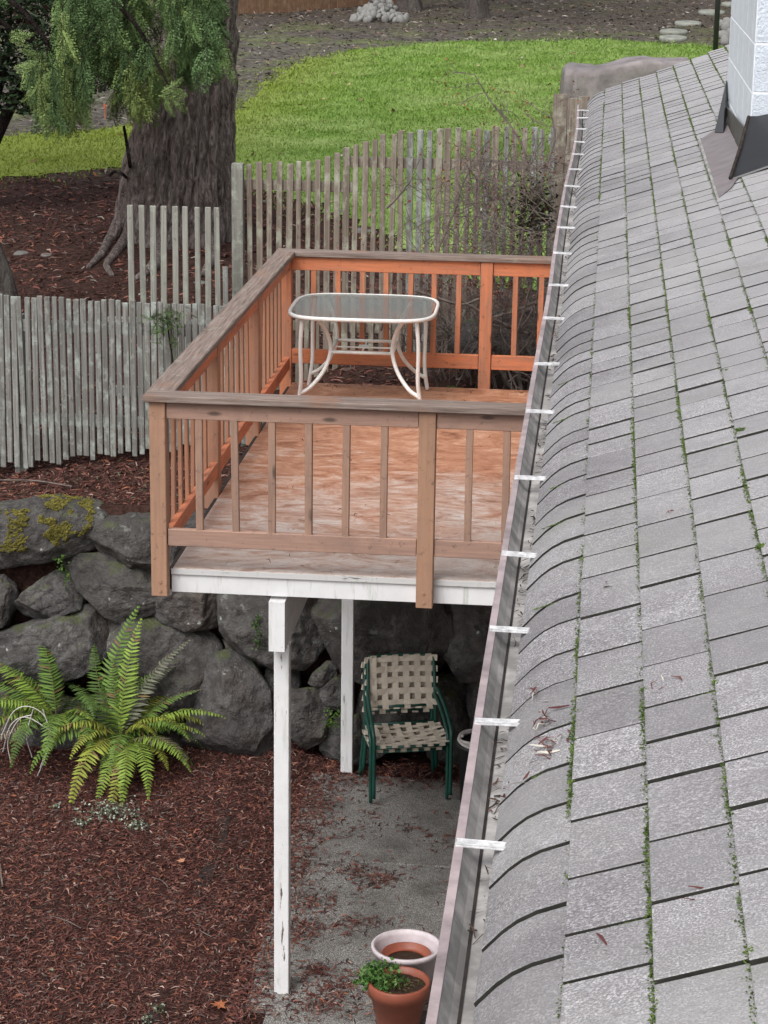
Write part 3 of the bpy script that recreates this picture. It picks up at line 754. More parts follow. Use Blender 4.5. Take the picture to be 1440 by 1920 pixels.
# gutter
gst = np.arange(RY0 + .1, 4.05, 0.25)
gx = np.array([0.006 * mn.noise((yy * .55, 2, 0)) + 0.003 * sin(yy * 1.3) + 0.012 * sstep((yy + 0.5) / 2) * sstep((4.2 - yy) / 2) for yy in gst]); gzz = np.array([0.008 * mn.noise((yy * .45, 9, 0)) for yy in gst])
def sweep(prof):
    V = []; F = []; k = len(prof)
    for yy, ax, az in zip(gst, gx, gzz): V += [(p[0] + ax - HB[0], yy - HB[1], p[1] + az - HB[2]) for p in prof]
    for i in range(len(gst) - 1):
        for j in range(k): F.append([i * k + j, i * k + (j + 1) % k, (i + 1) * k + (j + 1) % k, (i + 1) * k + j][::-1])
    F.append(list(range(k))); F.append([(len(gst) - 1) * k + j for j in range(k)][::-1])
    g = MB(); g.add(V, F); return g
GW = 2.128
gut = sweep([(GW - .002, 2.116), (GW + .005, 2.104), (GW + .013, 2.091), (GW + .022, 2.082), (GW + .027, 2.081), (GW + .060, 2.085), (GW + .088, 2.088), (GW + .091, 2.105), (GW + .093, 2.105), (GW + .091, 2.004), (GW + .014, 2.004), (GW - .010, 2.050), (GW - .008, 2.116)]).build('gutter', M['gutter'], house)
sweep([(GW - .014, 2.100), (GW - .014, 2.121), (GW, 2.121), (GW, 2.113), (GW - .008, 2.1175), (GW - .010, 2.100)]).build('gutter_lip', M['gutter_lip'], gut)
sweep([(GW + .0225, 2.0800), (GW + .0225, 2.0832), (GW + .0275, 2.0835), (GW + .0275, 2.0800)]).build('gutter_crease_line', M['seam'], gut)  # thin strip that draws the trough crease as a dark line
for yy in (-9.75, -9.25, -8.72, -8.03, -7.51, -7.0, -6.48, -5.82, -5.1, -4.45, -3.7, -3.05, -2.32, -1.61, -0.97, -0.26, 0.41, 1.08, 1.68, 2.37, 3.03, 3.51):
    ax = float(np.interp(yy, gst, gx)); az = float(np.interp(yy, gst, gzz))
    sb = MB(); sb.box((-0.052, -0.011, -.0015), (0.046, 0.011, .0015), .0006); sb.box((-0.052, -0.010, .0012), (0.046, -0.0075, .0048), .0004); sb.box((-0.052, 0.0075, .0012), (0.046, 0.010, .0048), .0004); sb.box((-.006, -.0035, .0012), (.003, .0035, .0042), .001)
    sb.build('gutter_strap', M['strap'], gut, loc=np.array([GW + ax + .040, yy, 2.1215 + az]) - HB, rot=(0, random.uniform(-.03, .05), random.uniform(-.07, .07)))
# seam collar and needles in the trough
n = 2200; yy = rng.uniform(-9.0, 3.9, n); clump = np.array([mn.noise((v * 2.3, 5, 1)) for v in yy]) > -0.05
yy = yy[clump]; xx = rng.uniform(GW + .030, GW + .085, len(yy))
needles = chips('gutter_needles', xx - HB[0], yy - HB[1], lambda x, y: 2.0860 - HB[2] + 0 * x, 0.022, 0.0022, [((0.06, 0.04, 0.03), 2), ((0.14, 0.075, 0.05), 1), ((0.03, .025, .02), 2)], 0.005)
needles.parent = gut; tag(needles, kind='stuff')
# leaf scraps caught on the shingles
cl = []
for (px, py, k_) in ((1020, 1350, 14), (1005, 1345, 8), (1030, 1398, 16), (1010, 1405, 10), (1000, 1300, 8), (1150, 1098, 5), (1240, 1293, 5), (960, 1480, 6), (1130, 1783, 3), (1310, 1680, 2), (1270, 960, 4), (1105, 770, 3)):
    P = onplane(px, py, rp(0, 0, .012), (-ST, 0, CT)); cl += [P + np.array([random.gauss(0, .012), random.gauss(0, .02), .0]) for _ in range(k_)]
cl = np.array(cl)
rl = chips('roof_litter', cl[:, 0] - HB[0], cl[:, 1] - HB[1], lambda x, y: EZ + (x + HB[0] - EX) * math.tan(TH) + .013 - HB[2], 0.024, 0.003, [((0.10, 0.035, 0.035), 3), ((0.16, .06, .05), 2), ((.45, .42, .36), .6)], 0.004)
rl.parent = roof; tag(rl, kind='stuff')

# chimney of painted blocks with black flashing
CY0, CY1 = -1.62, 0.42
CX0 = float(ony(1411, 160, CY0)[0]); CX1 = CX0 + 1.25; CZT = 4.5
ch = board('chimney', np.array([CX0 + .0025, CY0 + .0025, 2.1]) - HB, np.array([CX1 - .0025, CY1 - .0025, CZT]) - HB, M['mortar'], house)
chc = (np.array([CX0 + CX1, CY0 + CY1, 2.1 + CZT]) / 2)
zj = float(ony(1414, 80, CY0)[2]); BH = zj - float(ony(1412, 172, CY0)[2])
z0 = zj - BH * math.ceil((zj - 2.15) / BH)
def blockp(p0, p1, mt='block'): board('block', np.array(p0) - chc, np.array(p1) - chc, M[mt], ch, 0.002)
row = 0; z = z0
while z < CZT - .05:
    zt = min(z + BH, CZT) - 0.008
    e = 0.2 if row % 2 else 0.4
    x = CX0; first = True
    while x < CX1 - 0.02:      # front face
        x2 = min(x + (e if first else 0.4), CX1); blockp((x + .004, CY0, z), (x2 - .004, CY0 + .011, zt)); x = x2; first = False
    y = CY0; first = True
    while y < CY1 - 0.02:      # face toward the eave
        y2 = min(y + ((0.6 - e) if first else 0.4), CY1); blockp((CX0, y + (.0125 if first else .004), z), (CX0 + .011, y2 - .004, zt), 'block_smooth'); y = y2; first = False
    z += BH; row += 1
# flashing: flared black apron in front, grey panel on the side, dark fin at the rear corner
def roofz(x): return EZ + (x - EX) * math.tan(TH)
RN = (-ST, 0, CT)
fx0, fy0 = 2.832, -1.90
def panel(name, quad, mat, th=0.006):
    q = [np.array(v, float) - chc for v in quad]; n3 = np.cross(q[1] - q[0], q[2] - q[0]); n3 /= np.linalg.norm(n3)
    m = MB(); m.add([v - n3 * th / 2 for v in q] + [v + n3 * th / 2 for v in q], [[3, 2, 1, 0], [4, 5, 6, 7]] + [[i, (i + 1) % 4, (i + 1) % 4 + 4, i + 4] for i in range(4)])
    return m.build(name, mat, ch)
At = ony(1404, 219, CY0 - .02); Ab = onplane(1369, 337, rp(0, 0, .018), RN)
panel('front_flashing', [Ab, (CX1 + .1, Ab[1], roofz(CX1 + .1) + .018), (CX1 + .03, CY0 - .02, At[2] + .01), At], M['black_metal'], .008)
sb = MB(); sb.tube([Ab - chc + np.array([0, -.004, .006]), (Ab + At) / 2 - chc + np.array([.002, -.008, .0]), At - chc], 0.008, 6); sb.build('flashing_hem', M['edging'], ch)
S0 = ony(1391, 244, CY0 - .012); S1 = ony(1366, 193, CY1); xs_ = CX0 - .012
panel('side_flashing', [(xs_, CY0 - .01, roofz(xs_) + .012), (xs_, CY1, roofz(xs_) + .012), (xs_, CY1, S1[2]), (xs_, CY0 - .01, S0[2])], M['side_metal'])
panel('rear_flashing', [onplane(1341, 249, rp(0, 0, .016), RN), onplane(1357, 250, rp(0, 0, .016), RN), ony(1368, 178, CY1 - .05), ony(1363, 152, CY1 - .05)], M['black_metal'], .012)
pn = MB()
pq = [(1312, 262), (1346, 372), (1366, 372), (1372, 334), (1345, 250)]
P5 = [onplane(px, py, rp(0, 0, .017), (-ST, 0, CT)) for px, py in pq]
P5[2] = P5[1] + (P5[3] - P5[1]) * 0.5 + np.array([0.02, -.05, .008]); P5[3] = np.array([xs_ - .006, fy0 + .1, roofz(xs_) + .017]); P5[4] = np.array([xs_ - .006, -0.05, roofz(xs_) + .017])
lowv = [v - np.array([0, 0, .004]) for v in P5]
pn.add([v - chc for v in P5 + lowv], [[0, 1, 2, 3, 4], [9, 8, 7, 6, 5]] + [[i, (i + 5), (i + 1) % 5 + 5, (i + 1) % 5] for i in range(5)])
pn.build('flashing_pan', M['pan_metal'], ch)
pe = MB(); pe.tube([P5[0] - chc, P5[1] - chc], 0.005, 5); pe.build('flashing_edge', M['gutter'], ch)

# ================================================================== deck
deck = empty('deck', (0, 0, 0))
tag(deck, 'raised wooden deck with orange-brown railing on white posts', 'deck')
D, HC, ZB, XC, XB = 4.62, 0.9636, -0.1374, 1.4115, 1.4574
XE = 2.66
board('floor', (0.10, -0.008, -0.030), (XE, D - 0.012, 0), M['floor'], deck, 0.003)
board('floor_edge', (0.092, -0.0115, -0.034), (XE, -0.0085, -0.003), M['deck_edge'], deck, 0.001)
board('fascia', (0.092, 0.002, ZB), (XE, 0.04, -0.031), M['white_x'], deck, 0.002)
board('side_fascia', (0.06, 0.042, ZB), (0.098, D - .03, -0.031), M['edging'], deck, 0.002)  # dark colour stands in for the shaded gap beside the floor
for i in range(11): 
    y = 0.36 + i * 0.405
    board('joist', (0.10, y, ZB + .002), (XE, y + 0.038, -0.0315), M['white_y'], deck, 0.002)
bm = MB()   # beam with a notched, rounded lower lip at its end
bx0, bx1 = 0.622, 0.708
pr = [(-0.035, -0.158), (-0.035, -0.437), (0.02, -0.437), (0.30, -0.437), (4.35, -0.437), (4.35, -0.140), (0.06, -0.140), (0.05, -0.158)]
k = len(pr)
bm.add([(bx0, a, b) for a, b in pr] + [(bx1, a, b) for a, b in pr], [list(range(k)), [k + j for j in range(k)][::-1]] + [[j, k + j, k + (j + 1) % k, (j + 1) % k] for j in range(k)])
bm.build('beam', M['white_y'], deck)
V, F = cbox_data(0.082, 0.084, 2.11, 0.004)
def post(px_b, px_t, py_t, Y, zt):
    a = onz(*px_b, LZ + .012); b = ony(px_t, py_t, Y); b = a + (b - a) * ((zt - a[2]) / (b[2] - a[2]))
    L = np.linalg.norm(b - a); Vv, Ff = cbox_data(0.083, 0.083, L, 0.004)
    d = Vector(b - a); q = d.to_track_quat('Z', 'Y'); o = link('support_post', mesh_np('support_post', Vv, Ff), M['white_z'], deck, (a + b) / 2)
    e = q.to_euler(); o.rotation_euler = (e.x, e.y, 0); return o
post((528, 1860), 531, 1240, 0.13, -0.4375)
post((650, 1450), 653, 1150, 3.38, -0.4375)
def railing(name, label):
    o = empty(name, parent=deck); o['label'] = label; return o
# --- front
rf = railing('front_railing', 'brown weathered railing along the front of the deck')
zr_t = float(ony(320, 990, -.05)[2]); zr_b = zr_t - 0.092
CPT = HC - 0.038
fp = board('corner_post', (0, -0.089, ZB), (0.086, -0.0125, CPT - .001), M['rail_post'], rf, 0.004)
cp = board('post', (XC, -0.089, ZB - .002), (XC + 0.088, -0.0125, CPT - .001), M['rail_post'], rf, 0.004)
for p_, xc_ in ((fp, 0.043), (cp, XC + .044)):
    for zz in (-0.055, -0.105):
        bb = MB(); bb.lathe([(0.0001, -.004), (.007, -.004), (.009, 0), (.009, .003), (0.0001, .003)], 10); o = bb.build('bolt', M['rail_post'], p_, loc=(random.uniform(-.008, .008), -.040, zz - ZB - (CPT - ZB) / 2)); o.rotation_euler = (pi / 2, 0, 0)
for (a, b) in ((0.089, XC - .003), (XC + 0.091, XE)):
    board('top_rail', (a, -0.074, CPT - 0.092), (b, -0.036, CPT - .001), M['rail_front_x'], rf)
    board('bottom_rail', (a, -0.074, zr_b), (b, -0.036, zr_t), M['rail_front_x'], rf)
bal = [float(ony(px, 900, -.055)[0]) for px in (374, 441, 510, 579, 649, 720, 879, 949)]
bal += [bal[-1] + 0.193 * (i + 1) for i in range(3)]
for x in bal:
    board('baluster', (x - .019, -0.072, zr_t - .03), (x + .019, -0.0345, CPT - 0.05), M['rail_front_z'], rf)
board('cap', (-0.028, -0.115, CPT), (XE, 0.024, HC), M['cap_x'], rf, 0.005)
# --- left side
rs = railing('side_railing', 'orange railing along the left side of the deck')
XO = 0.0
Ys = [onz(403, 921, 0)[1], onz(482, 806, 0)[1]]
cuts = [0.0] + [float(v) for v in Ys] + [D - .05]
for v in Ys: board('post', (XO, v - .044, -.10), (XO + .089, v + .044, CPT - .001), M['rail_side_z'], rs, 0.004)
for a, b in zip(cuts[:-1], cuts[1:]):
    a2 = a + (.047 if a > .1 else -.0), b - .047 if b < D - .1 else b
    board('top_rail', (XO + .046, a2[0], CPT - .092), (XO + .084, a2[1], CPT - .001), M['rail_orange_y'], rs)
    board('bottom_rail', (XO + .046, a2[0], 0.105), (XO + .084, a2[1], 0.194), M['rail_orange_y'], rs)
    nb = max(1, int(round((b - a) / 0.193)) - 1)
    for i in range(nb):
        v = a + (b - a) * (i + 1) / (nb + 1)
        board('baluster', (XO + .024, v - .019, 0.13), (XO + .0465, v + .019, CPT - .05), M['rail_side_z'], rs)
board('cap', (-0.028, 0.0265, CPT), (0.115, D - 0.0225, HC), M['cap_y'], rs, 0.005)
# --- back
rb = railing('back_railing', 'bright orange railing along the back of the deck')
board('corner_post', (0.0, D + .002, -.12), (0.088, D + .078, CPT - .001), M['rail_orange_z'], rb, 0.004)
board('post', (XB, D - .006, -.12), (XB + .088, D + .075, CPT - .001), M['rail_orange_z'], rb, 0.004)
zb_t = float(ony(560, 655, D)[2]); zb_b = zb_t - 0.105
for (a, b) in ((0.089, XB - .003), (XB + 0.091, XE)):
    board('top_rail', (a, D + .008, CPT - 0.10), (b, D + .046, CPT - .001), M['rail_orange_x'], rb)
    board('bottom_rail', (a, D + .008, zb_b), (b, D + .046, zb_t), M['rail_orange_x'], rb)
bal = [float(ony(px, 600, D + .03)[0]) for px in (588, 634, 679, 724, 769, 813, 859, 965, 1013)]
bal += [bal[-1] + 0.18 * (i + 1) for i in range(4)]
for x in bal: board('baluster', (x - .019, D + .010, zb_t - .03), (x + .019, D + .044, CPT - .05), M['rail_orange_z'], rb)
board('cap', (-0.028, D - 0.020, CPT), (XE, D + 0.115, HC), M['cap_x'], rb, 0.005)
#%%PART3
n = 420; x = rng.uniform(.12, 2.6, n); y = np.concatenate([rng.uniform(.02, 4.55, 220), 4.58 - np.abs(rng.normal(0, .12, 200))])
dl = chips('deck_needles', x, y, lambda x, y: 0.0015 + 0 * x, 0.03, 0.003, [((0.10, 0.04, 0.03), 3), ((0.06, 0.035, 0.025), 3), ((0.28, 0.16, 0.10), 1)], 0.003); dl.parent = deck; tag(dl, kind='stuff')
# ================================================================== rock retaining wall
wallr = empty('rock_retaining_wall', (-0.5, 3.6, LZ)); WB = np.array([-0.5, 3.6, LZ])
tag(wallr, 'dark dry-stacked boulder retaining wall below the bank and deck', 'retaining wall')
LEAN = 0.20
def wallpt(px, py, off=0.0): return onplane(px, py, (0, 3.62 + off, LZ), (0, 1, -LEAN))
def rock(poly, d=0.22, off=0.0, seed=0, grow=1.20, name='rock'):
    P = np.array([wallpt(px, py, off) for px, py in poly]); c = P.mean(0)
    v_ = np.array([0, LEAN, 1.0]); v_ /= np.linalg.norm(v_); u_ = np.array([1.0, 0, 0]); n_ = np.cross(v_, u_) * -1
    if n_[1] > 0: n_ = -n_
    q = np.stack([(P - c) @ u_, (P - c) @ v_], -1) * grow
    # resample the outline evenly
    Q = np.vstack([q, q[:1]]); seg = np.linalg.norm(np.diff(Q, axis=0), axis=1); s = np.concatenate([[0], np.cumsum(seg)])
    N = 92; t = np.linspace(0, s[-1], N, endpoint=False); O = np.stack([np.interp(t, s, Q[:, 0]), np.interp(t, s, Q[:, 1])], -1)
    size = np.sqrt(np.ptp(q[:, 0]) * np.ptp(q[:, 1])); d = 0.8 * min(d, 0.55 * size + 0.05)
    rings = [(0.55, -0.9), (0.86, -0.6), (0.985, -0.2), (1.0, 0.05), (0.995, 0.25), (0.98, 0.45), (0.955, 0.6), (0.92, 0.75), (0.87, 0.87), (0.81, 0.95), (0.74, 1.0), (0.66, 1.02), (0.57, 1.04), (0.47, 1.06), (0.36, 1.07), (0.24, 1.08), (0.12, 1.08)]
    pr_ = random.Random(seed * 13 + 1); planes = []
    for k in range(15):
        a = pr_.uniform(0, 2 * pi); tl = pr_.uniform(.15, 1.2); nn_ = n_ * cos(tl) + (u_ * cos(a) + v_ * sin(a)) * sin(tl); planes.append((nn_, pr_.uniform(.62, .92)))
    full = np.array([c + u_ * o[0] * k + v_ * o[1] * k + n_ * d * h for (k, h) in rings for o in O])
    planes = [(nn_, fr_ * ((full - c) @ nn_).max()) for nn_, fr_ in planes]
    rings = [tuple(np.array(a) + (np.array(b) - np.array(a)) * q_) for a, b in zip(rings[:-1], rings[1:]) for q_ in (0, .5)] + [rings[-1]]
    V = []; F = []
    def nz(p, a, sc): return a * mn.fractal((Vector(p) * sc + Vector((seed * 7.1, seed * 3.3, 0))), 0.9, 2.1, 4)
    tilt = np.array([mn.noise((seed, 1, 2)), mn.noise((seed, 5, 2))]) * 0.5
    for (k, h) in rings:
        for o in O:
            uv = o * k; p = c + u_ * uv[0] + v_ * uv[1]
            hh = d * h + (uv @ tilt if h > 0 else 0) * min(1, max(h, 0))
            p = p + n_ * hh
            for nn_, dk in planes:
                ex_ = (p - c) @ nn_ - dk
                if ex_ > 0: p = p - nn_ * ex_ * .97
            f = nz(p, 0.022 * min(1, size / .35), 3.0) + nz(p, 0.017, 9.0) + nz(p, 0.009, 26.0)
            cell = mn.voronoi(Vector(p) * 4.5 + Vector((seed, 0, 0)))[0]
            f += 0.035 * (min(.25, cell[1] - cell[0]) - 0.2) * min(1, size / .3)
            p = p + n_ * f * (1 if h > -.3 else .3) + (u_ * o[0] + v_ * o[1]) / (np.linalg.norm(o) + 1e-6) * nz(p, 0.022 * min(1, size / .3), 6.0)
            V.append(p - WB)
    R = len(rings)
    for i in range(R - 1):
        for j in range(N): F.append([i * N + j, i * N + (j + 1) % N, (i + 1) * N + (j + 1) % N, (i + 1) * N + j])
    V.append(np.mean(V[-N:], axis=0)); F += [[(R - 1) * N + j, (R - 1) * N + (j + 1) % N, len(V) - 1] for j in range(N)]
    F.append([j for j in range(N)][::-1])
    o = link(name, mesh_np(name, np.array(V), F, True), M['rock'], wallr)
    return o, np.array(V) + WB
ROCKS = [
 ([(-30, 952), (30, 946), (75, 938), (120, 938), (165, 945), (200, 965), (188, 1015), (120, 1038), (60, 1048), (-30, 1060)], .34, .05),
 ([(196, 962), (240, 955), (300, 962), (340, 975), (350, 1030), (330, 1066), (270, 1062), (215, 1045), (188, 1010)], .30, .08),
 ([(-60, 1085), (5, 1085), (26, 1102), (32, 1132), (10, 1168), (-60, 1175)], .24, .0),
 ([(60, 1105), (108, 1076), (152, 1113), (150, 1138), (92, 1160), (45, 1147), (35, 1130)], .22, .0),
 ([(122, 1048), (200, 1046), (280, 1070), (345, 1110), (330, 1130), (290, 1138), (240, 1165), (205, 1147), (165, 1107), (130, 1068)], .24, .05),
 ([(-40, 1208), (40, 1182), (110, 1160), (178, 1137), (202, 1190), (203, 1218), (150, 1258), (60, 1290), (-40, 1300)], .30, -.02),
 ([(300, 1125), (345, 1080), (425, 1085), (425, 1135), (410, 1165), (360, 1178), (312, 1162), (280, 1148)], .26, .02),
 ([(430, 1090), (520, 1085), (590, 1095), (606, 1150), (604, 1205), (562, 1240), (520, 1236), (440, 1203), (428, 1150)], .30, .0),
 ([(612, 1100), (700, 1085), (825, 1095), (842, 1190), (822, 1250), (790, 1272), (700, 1268), (650, 1245), (610, 1165)], .34, .0),
 ([(845, 1100), (960, 1100), (1010, 1180), (990, 1262), (872, 1266), (845, 1222)], .30, .0),
 ([(400, 1245), (438, 1226), (468, 1250), (500, 1300), (518, 1420), (490, 1442), (372, 1412), (350, 1385), (385, 1290)], .28, -.05),
 ([(212, 1166), (262, 1162), (330, 1172), (385, 1192), (405, 1238), (384, 1292), (350, 1370), (300, 1340), (225, 1290), (205, 1215)], .22, .06),
 ([(590, 1262), (610, 1244), (627, 1243), (626, 1272), (600, 1286), (582, 1278)], .10, -.06),
 ([(553, 1302), (598, 1295), (616, 1330), (606, 1382), (576, 1396), (548, 1372)], .20, -.06),
 ([(605, 1292), (640, 1268), (652, 1300), (645, 1332), (615, 1326)], .14, -.05),
 ([(604, 1380), (640, 1345), (690, 1350), (720, 1400), (690, 1425), (610, 1420)], .18, -.02),
 ([(-60, 1305), (60, 1292), (150, 1325), (190, 1400), (170, 1445), (-60, 1450)], .26, .0),
 ([(690, 1285), (790, 1278), (812, 1330), (800, 1400), (700, 1400), (670, 1340)], .24, .06),
 ([(815, 1275), (868, 1272), (890, 1340), (870, 1420), (806, 1410), (810, 1340)], .24, .06),
 ([(875, 1275), (985, 1272), (1010, 1400), (900, 1420), (890, 1345)], .26, .02),
 ([(500, 1250), (552, 1245), (560, 1290), (548, 1330), (552, 1420), (522, 1425), (515, 1340)], .16, .10),
 ([(425, 1205), (470, 1215), (505, 1245), (470, 1250), (440, 1228)], .14, .06),
 ([(190, 1300), (225, 1295), (300, 1345), (350, 1390), (345, 1440), (190, 1440)], .2, .02),
 ([(352, 968), (430, 960), (520, 985), (520, 1075), (430, 1082), (345, 1070)], .30, .1),
 ([(528, 975), (640, 965), (700, 1000), (690, 1075), (600, 1085), (525, 1078)], .30, .1),
 ([(705, 985), (850, 975), (870, 1060), (830, 1085), (710, 1078)], .30, .1),
 ([(-260, 960), (-120, 945), (-36, 955), (-36, 1062), (-150, 1090), (-260, 1060)], .3, .05),
 ([(-250, 1070), (-150, 1095), (-66, 1085), (-66, 1180), (-160, 1220), (-260, 1190)], .28, .0),
 ([(-260, 1205), (-150, 1225), (-46, 1205), (-46, 1300), (-66, 1440), (-260, 1440)], .3, .0),
]
for c_ in range(3):
    ox = -222 * (c_ + 1)
    ROCKS += [([(x_ + ox - 36, y_ + random.uniform(-14, 14)) for x_, y_ in pl_], .3, random.uniform(-.03, .06)) for pl_ in ([(-220, 950), (-110, 945), (-6, 960), (-10, 1060), (-110, 1085), (-225, 1065)], [(-225, 1080), (-110, 1095), (-12, 1075), (-20, 1200), (-120, 1225), (-220, 1200)], [(-220, 1215), (-110, 1235), (-6, 1215), (-10, 1330), (-20, 1440), (-220, 1440)])]
for i, (pl, d, off) in enumerate(ROCKS):
    o, V0 = rock(pl, d, off, i + 1)
    if i == 0:
        # cushions of yellow-green moss on the top rock
        q = proj(V0); keep = ((q[:, 0] > 72) & (q[:, 0] < 172) & (q[:, 1] < 1022) & (q[:, 1] < 1035 - np.abs(q[:, 0] - 118) * .9)) | ((q[:, 0] > -10) & (q[:, 0] < 50) & (q[:, 1] > 955) & (q[:, 1] < 1035) & (rng.random(len(q)) < .45))
        nr_ = 92; ids = np.where(keep[:len(V0) - 2 * nr_])[0]; ids = np.repeat(ids, 34); a_, b_ = rng.random((2, len(ids), 1))
        B = V0[ids]; P = B + a_ * (V0[ids + 1] - B) + b_ * (V0[ids + nr_] - B)
        ok = np.linalg.norm(P - B, axis=1) < .08
        patch = np.array([mn.noise(Vector(p) * 9) + .5 * mn.noise(Vector(p) * 24) for p in P]) > -0.12
        P = P[ok & patch] + rng.normal(0, .003, (int((ok & patch).sum()), 3))
        Vt, Ft = tufts(P - WB, rng.uniform(.004, .008, len(P)))
        tag(link('moss', mesh_np('moss', Vt, Ft), M['moss_yellow'], o), kind='stuff')
# small creepers growing out of the joints
def leaf_cloud(P, size, pal, name, parent, elong=1.6, flat=0.6, mat='leaf'):
    n = len(P)
    d = rng.normal(0, 1, (n, 3)); d[:, 2] = d[:, 2] * flat; d /= np.linalg.norm(d, axis=1)[:, None]
    s = np.cross(d, rng.normal(0, 1, (n, 3))); s /= np.linalg.norm(s, axis=1)[:, None] + 1e-9
    L = (size * rng.uniform(.6, 1.4, n))[:, None]; W = L / elong / 2
    nn = np.cross(d, s) * L * 0.15
    V = np.stack([P - d * L * .5, P + s * W + nn, P + d * L * .5, P - s * W + nn], 1)
    pp = np.array([q[0] for q in pal]); wt = np.array([q[1] for q in pal], float); wt /= wt.sum()
    C = pp[rng.choice(len(pp), n, p=wt)] * rng.uniform(.75, 1.25, (n, 1))
    F = (np.arange(n) * 4)[:, None] + np.array([0, 1, 2, 3])
    return link(name, mesh_np(name, V.reshape(-1, 3), F, False, np.repeat(C, 4, 0)), M[mat], parent)
GREENS = [((0.07, 0.14, 0.025), 3), ((0.13, 0.21, 0.04), 2), ((0.04, 0.085, 0.02), 3)]
for (pts, sd_, sz, nm, lab) in (
    ([(485, 1160), (487, 1190), (484, 1208), (480, 1172)], .018, .02, 'wall_creeper', 'thin green creeper trailing down the rock left of the beam end'),
    ([(620, 1338), (628, 1350), (640, 1335), (618, 1360)], .03, .022, 'wall_creeper', 'small yellow-green creeper beside the rear white post'),
    ([(112, 1050), (120, 1070), (125, 1085)], .02, .022, 'wall_creeper', 'green weed in the joint under the mossy top rock')):
    P = np.concatenate([wallpt(px, py, -.30 if px > 700 else -.24) + rng.normal(0, sd_, (34, 3)) for px, py in pts])
    tag(leaf_cloud(P, sz, GREENS, nm, None), lab, 'creeper', 'creepers on the rock wall')

# ================================================================== picket fences
def picket(parent, base, x, y, z0, z1, wv, th, mat, pb):
    V, F = cbox_data(wv, th, 1.0, 0.003); me = pb.setdefault((round(wv, 4), th, mat), None)
    if me is None:
        me = mesh_np('picket', V, F); me.materials.append(M[mat]); pb[(round(wv, 4), th, mat)] = me
    link('picket', me, None, parent, np.array([x, y, (z0 + z1) / 2]) - base, (random.gauss(0, .006), random.gauss(0, .007), random.gauss(0, .02)), (random.uniform(.92, 1.06), 1, z1 - z0))
pbm = {}
# near fence
f1 = empty('picket_fence', (-1.4, 4.9, -.75)); FB = np.array([-1.4, 4.9, -.75])
tag(f1, 'low grey weathered picket fence along the bank left of the deck', 'fence', 'picket fences')
x = -4.2; i = 0
while x < -0.12:
    px = float(proj((x, 4.9, .4))[0]); zt = float(ony(px, 553 + max(px, 0) * 0.051 + random.uniform(-3, 3), 4.9)[2]); zb_ = float(ony(px, 875 - max(px, 0) * 0.105 + random.uniform(-9, 7), 4.9)[2])
    picket(f1, FB, x, 4.9 + random.uniform(-.003, .003), zb_, zt, 0.041, 0.019, 'picket_grey', pbm); x += 0.0535 + random.uniform(-.002, .002); i += 1
for py in (612, 786):
    za = float(ony(130, py, 4.94)[2])
    board('rail', np.array([-4.3, 4.912, za - .045]) - FB, np.array([-0.1, 4.950, za + .045]) - FB, M['fence_rail'], f1)
for xx in (-3.9, -2.05, -0.3): board('post', np.array([xx - .045, 4.952, -1.2]) - FB, np.array([xx + .045, 5.04, .36]) - FB, M['picket_grey'], f1)
# middle step
f2 = empty('picket_fence', (-1.0, 5.6, -.6)); FB = np.array([-1.0, 5.6, -.6])
tag(f2, 'short taller step of pale pickets below the tree trunk', 'fence', 'picket fences')
for px in (243, 265, 284, 303, 326, 345, 368, 387, 406):
    X = float(ony(px + 3, 480, 5.6)[0]); zt = float(ony(px, 384 + (px - 240) * .03, 5.6)[2])
    picket(f2, FB, X, 5.6, -.75, zt, 0.044, 0.02, 'picket_pale', pbm)
X = float(ony(424, 520, 5.6)[0]); picket(f2, FB, X, 5.6, -.7, float(ony(424, 500, 5.6)[2]), 0.042, .02, 'picket_grey', pbm)
for zz in (0.20, -.35): board('rail', np.array([-1.5, 5.612, zz - .04]) - FB, np.array([-.45, 5.65, zz + .04]) - FB, M['fence_rail'], f2)
# tall back fence
f3 = empty('picket_fence', (0.6, 6.2, -.3)); FB = np.array([0.6, 6.2, -.3])
tag(f3, 'tall brown-grey picket fence behind the deck with stepped-up tops', 'fence', 'picket fences')
Xp = [float(ony(px, 400, 6.2)[0]) for px in (437, 458)]
board('post', np.array([Xp[0], 6.13, -.8]) - FB, np.array([Xp[1], 6.21, float(ony(447, 305, 6.2)[2])]) - FB, M['picket_pale'], f3)
px = 469
tx = [460, 520, 600, 622, 645, 690, 722, 760, 880, 1035]; ty = [306, 306, 301, 291, 281, 263, 249, 246, 241, 238]
while px < 1050:
    X = float(ony(px, 400, 6.2)[0]); zt = float(ony(px, np.interp(px, tx, ty) + random.uniform(-4, 4), 6.2)[2])
    picket(f3, FB, X, 6.2, float(gz(X, 6.2)) - .02, zt, random.choice((0.040, 0.045, 0.050)), 0.02, 'picket_brown' if px < 700 else random.choice(('picket_brown', 'picket_grey')), pbm); px += 17.6 + random.uniform(-1.2, 1.2)
for (xa, xb, zz) in ((-.55, .35, 1.22), (.3, 2.05, 1.42), (-.55, 2.05, .1)): board('rail', np.array([xa, 6.212, zz - .04]) - FB, np.array([xb, 6.25, zz + .04]) - FB, M['picket_brown'], f3)
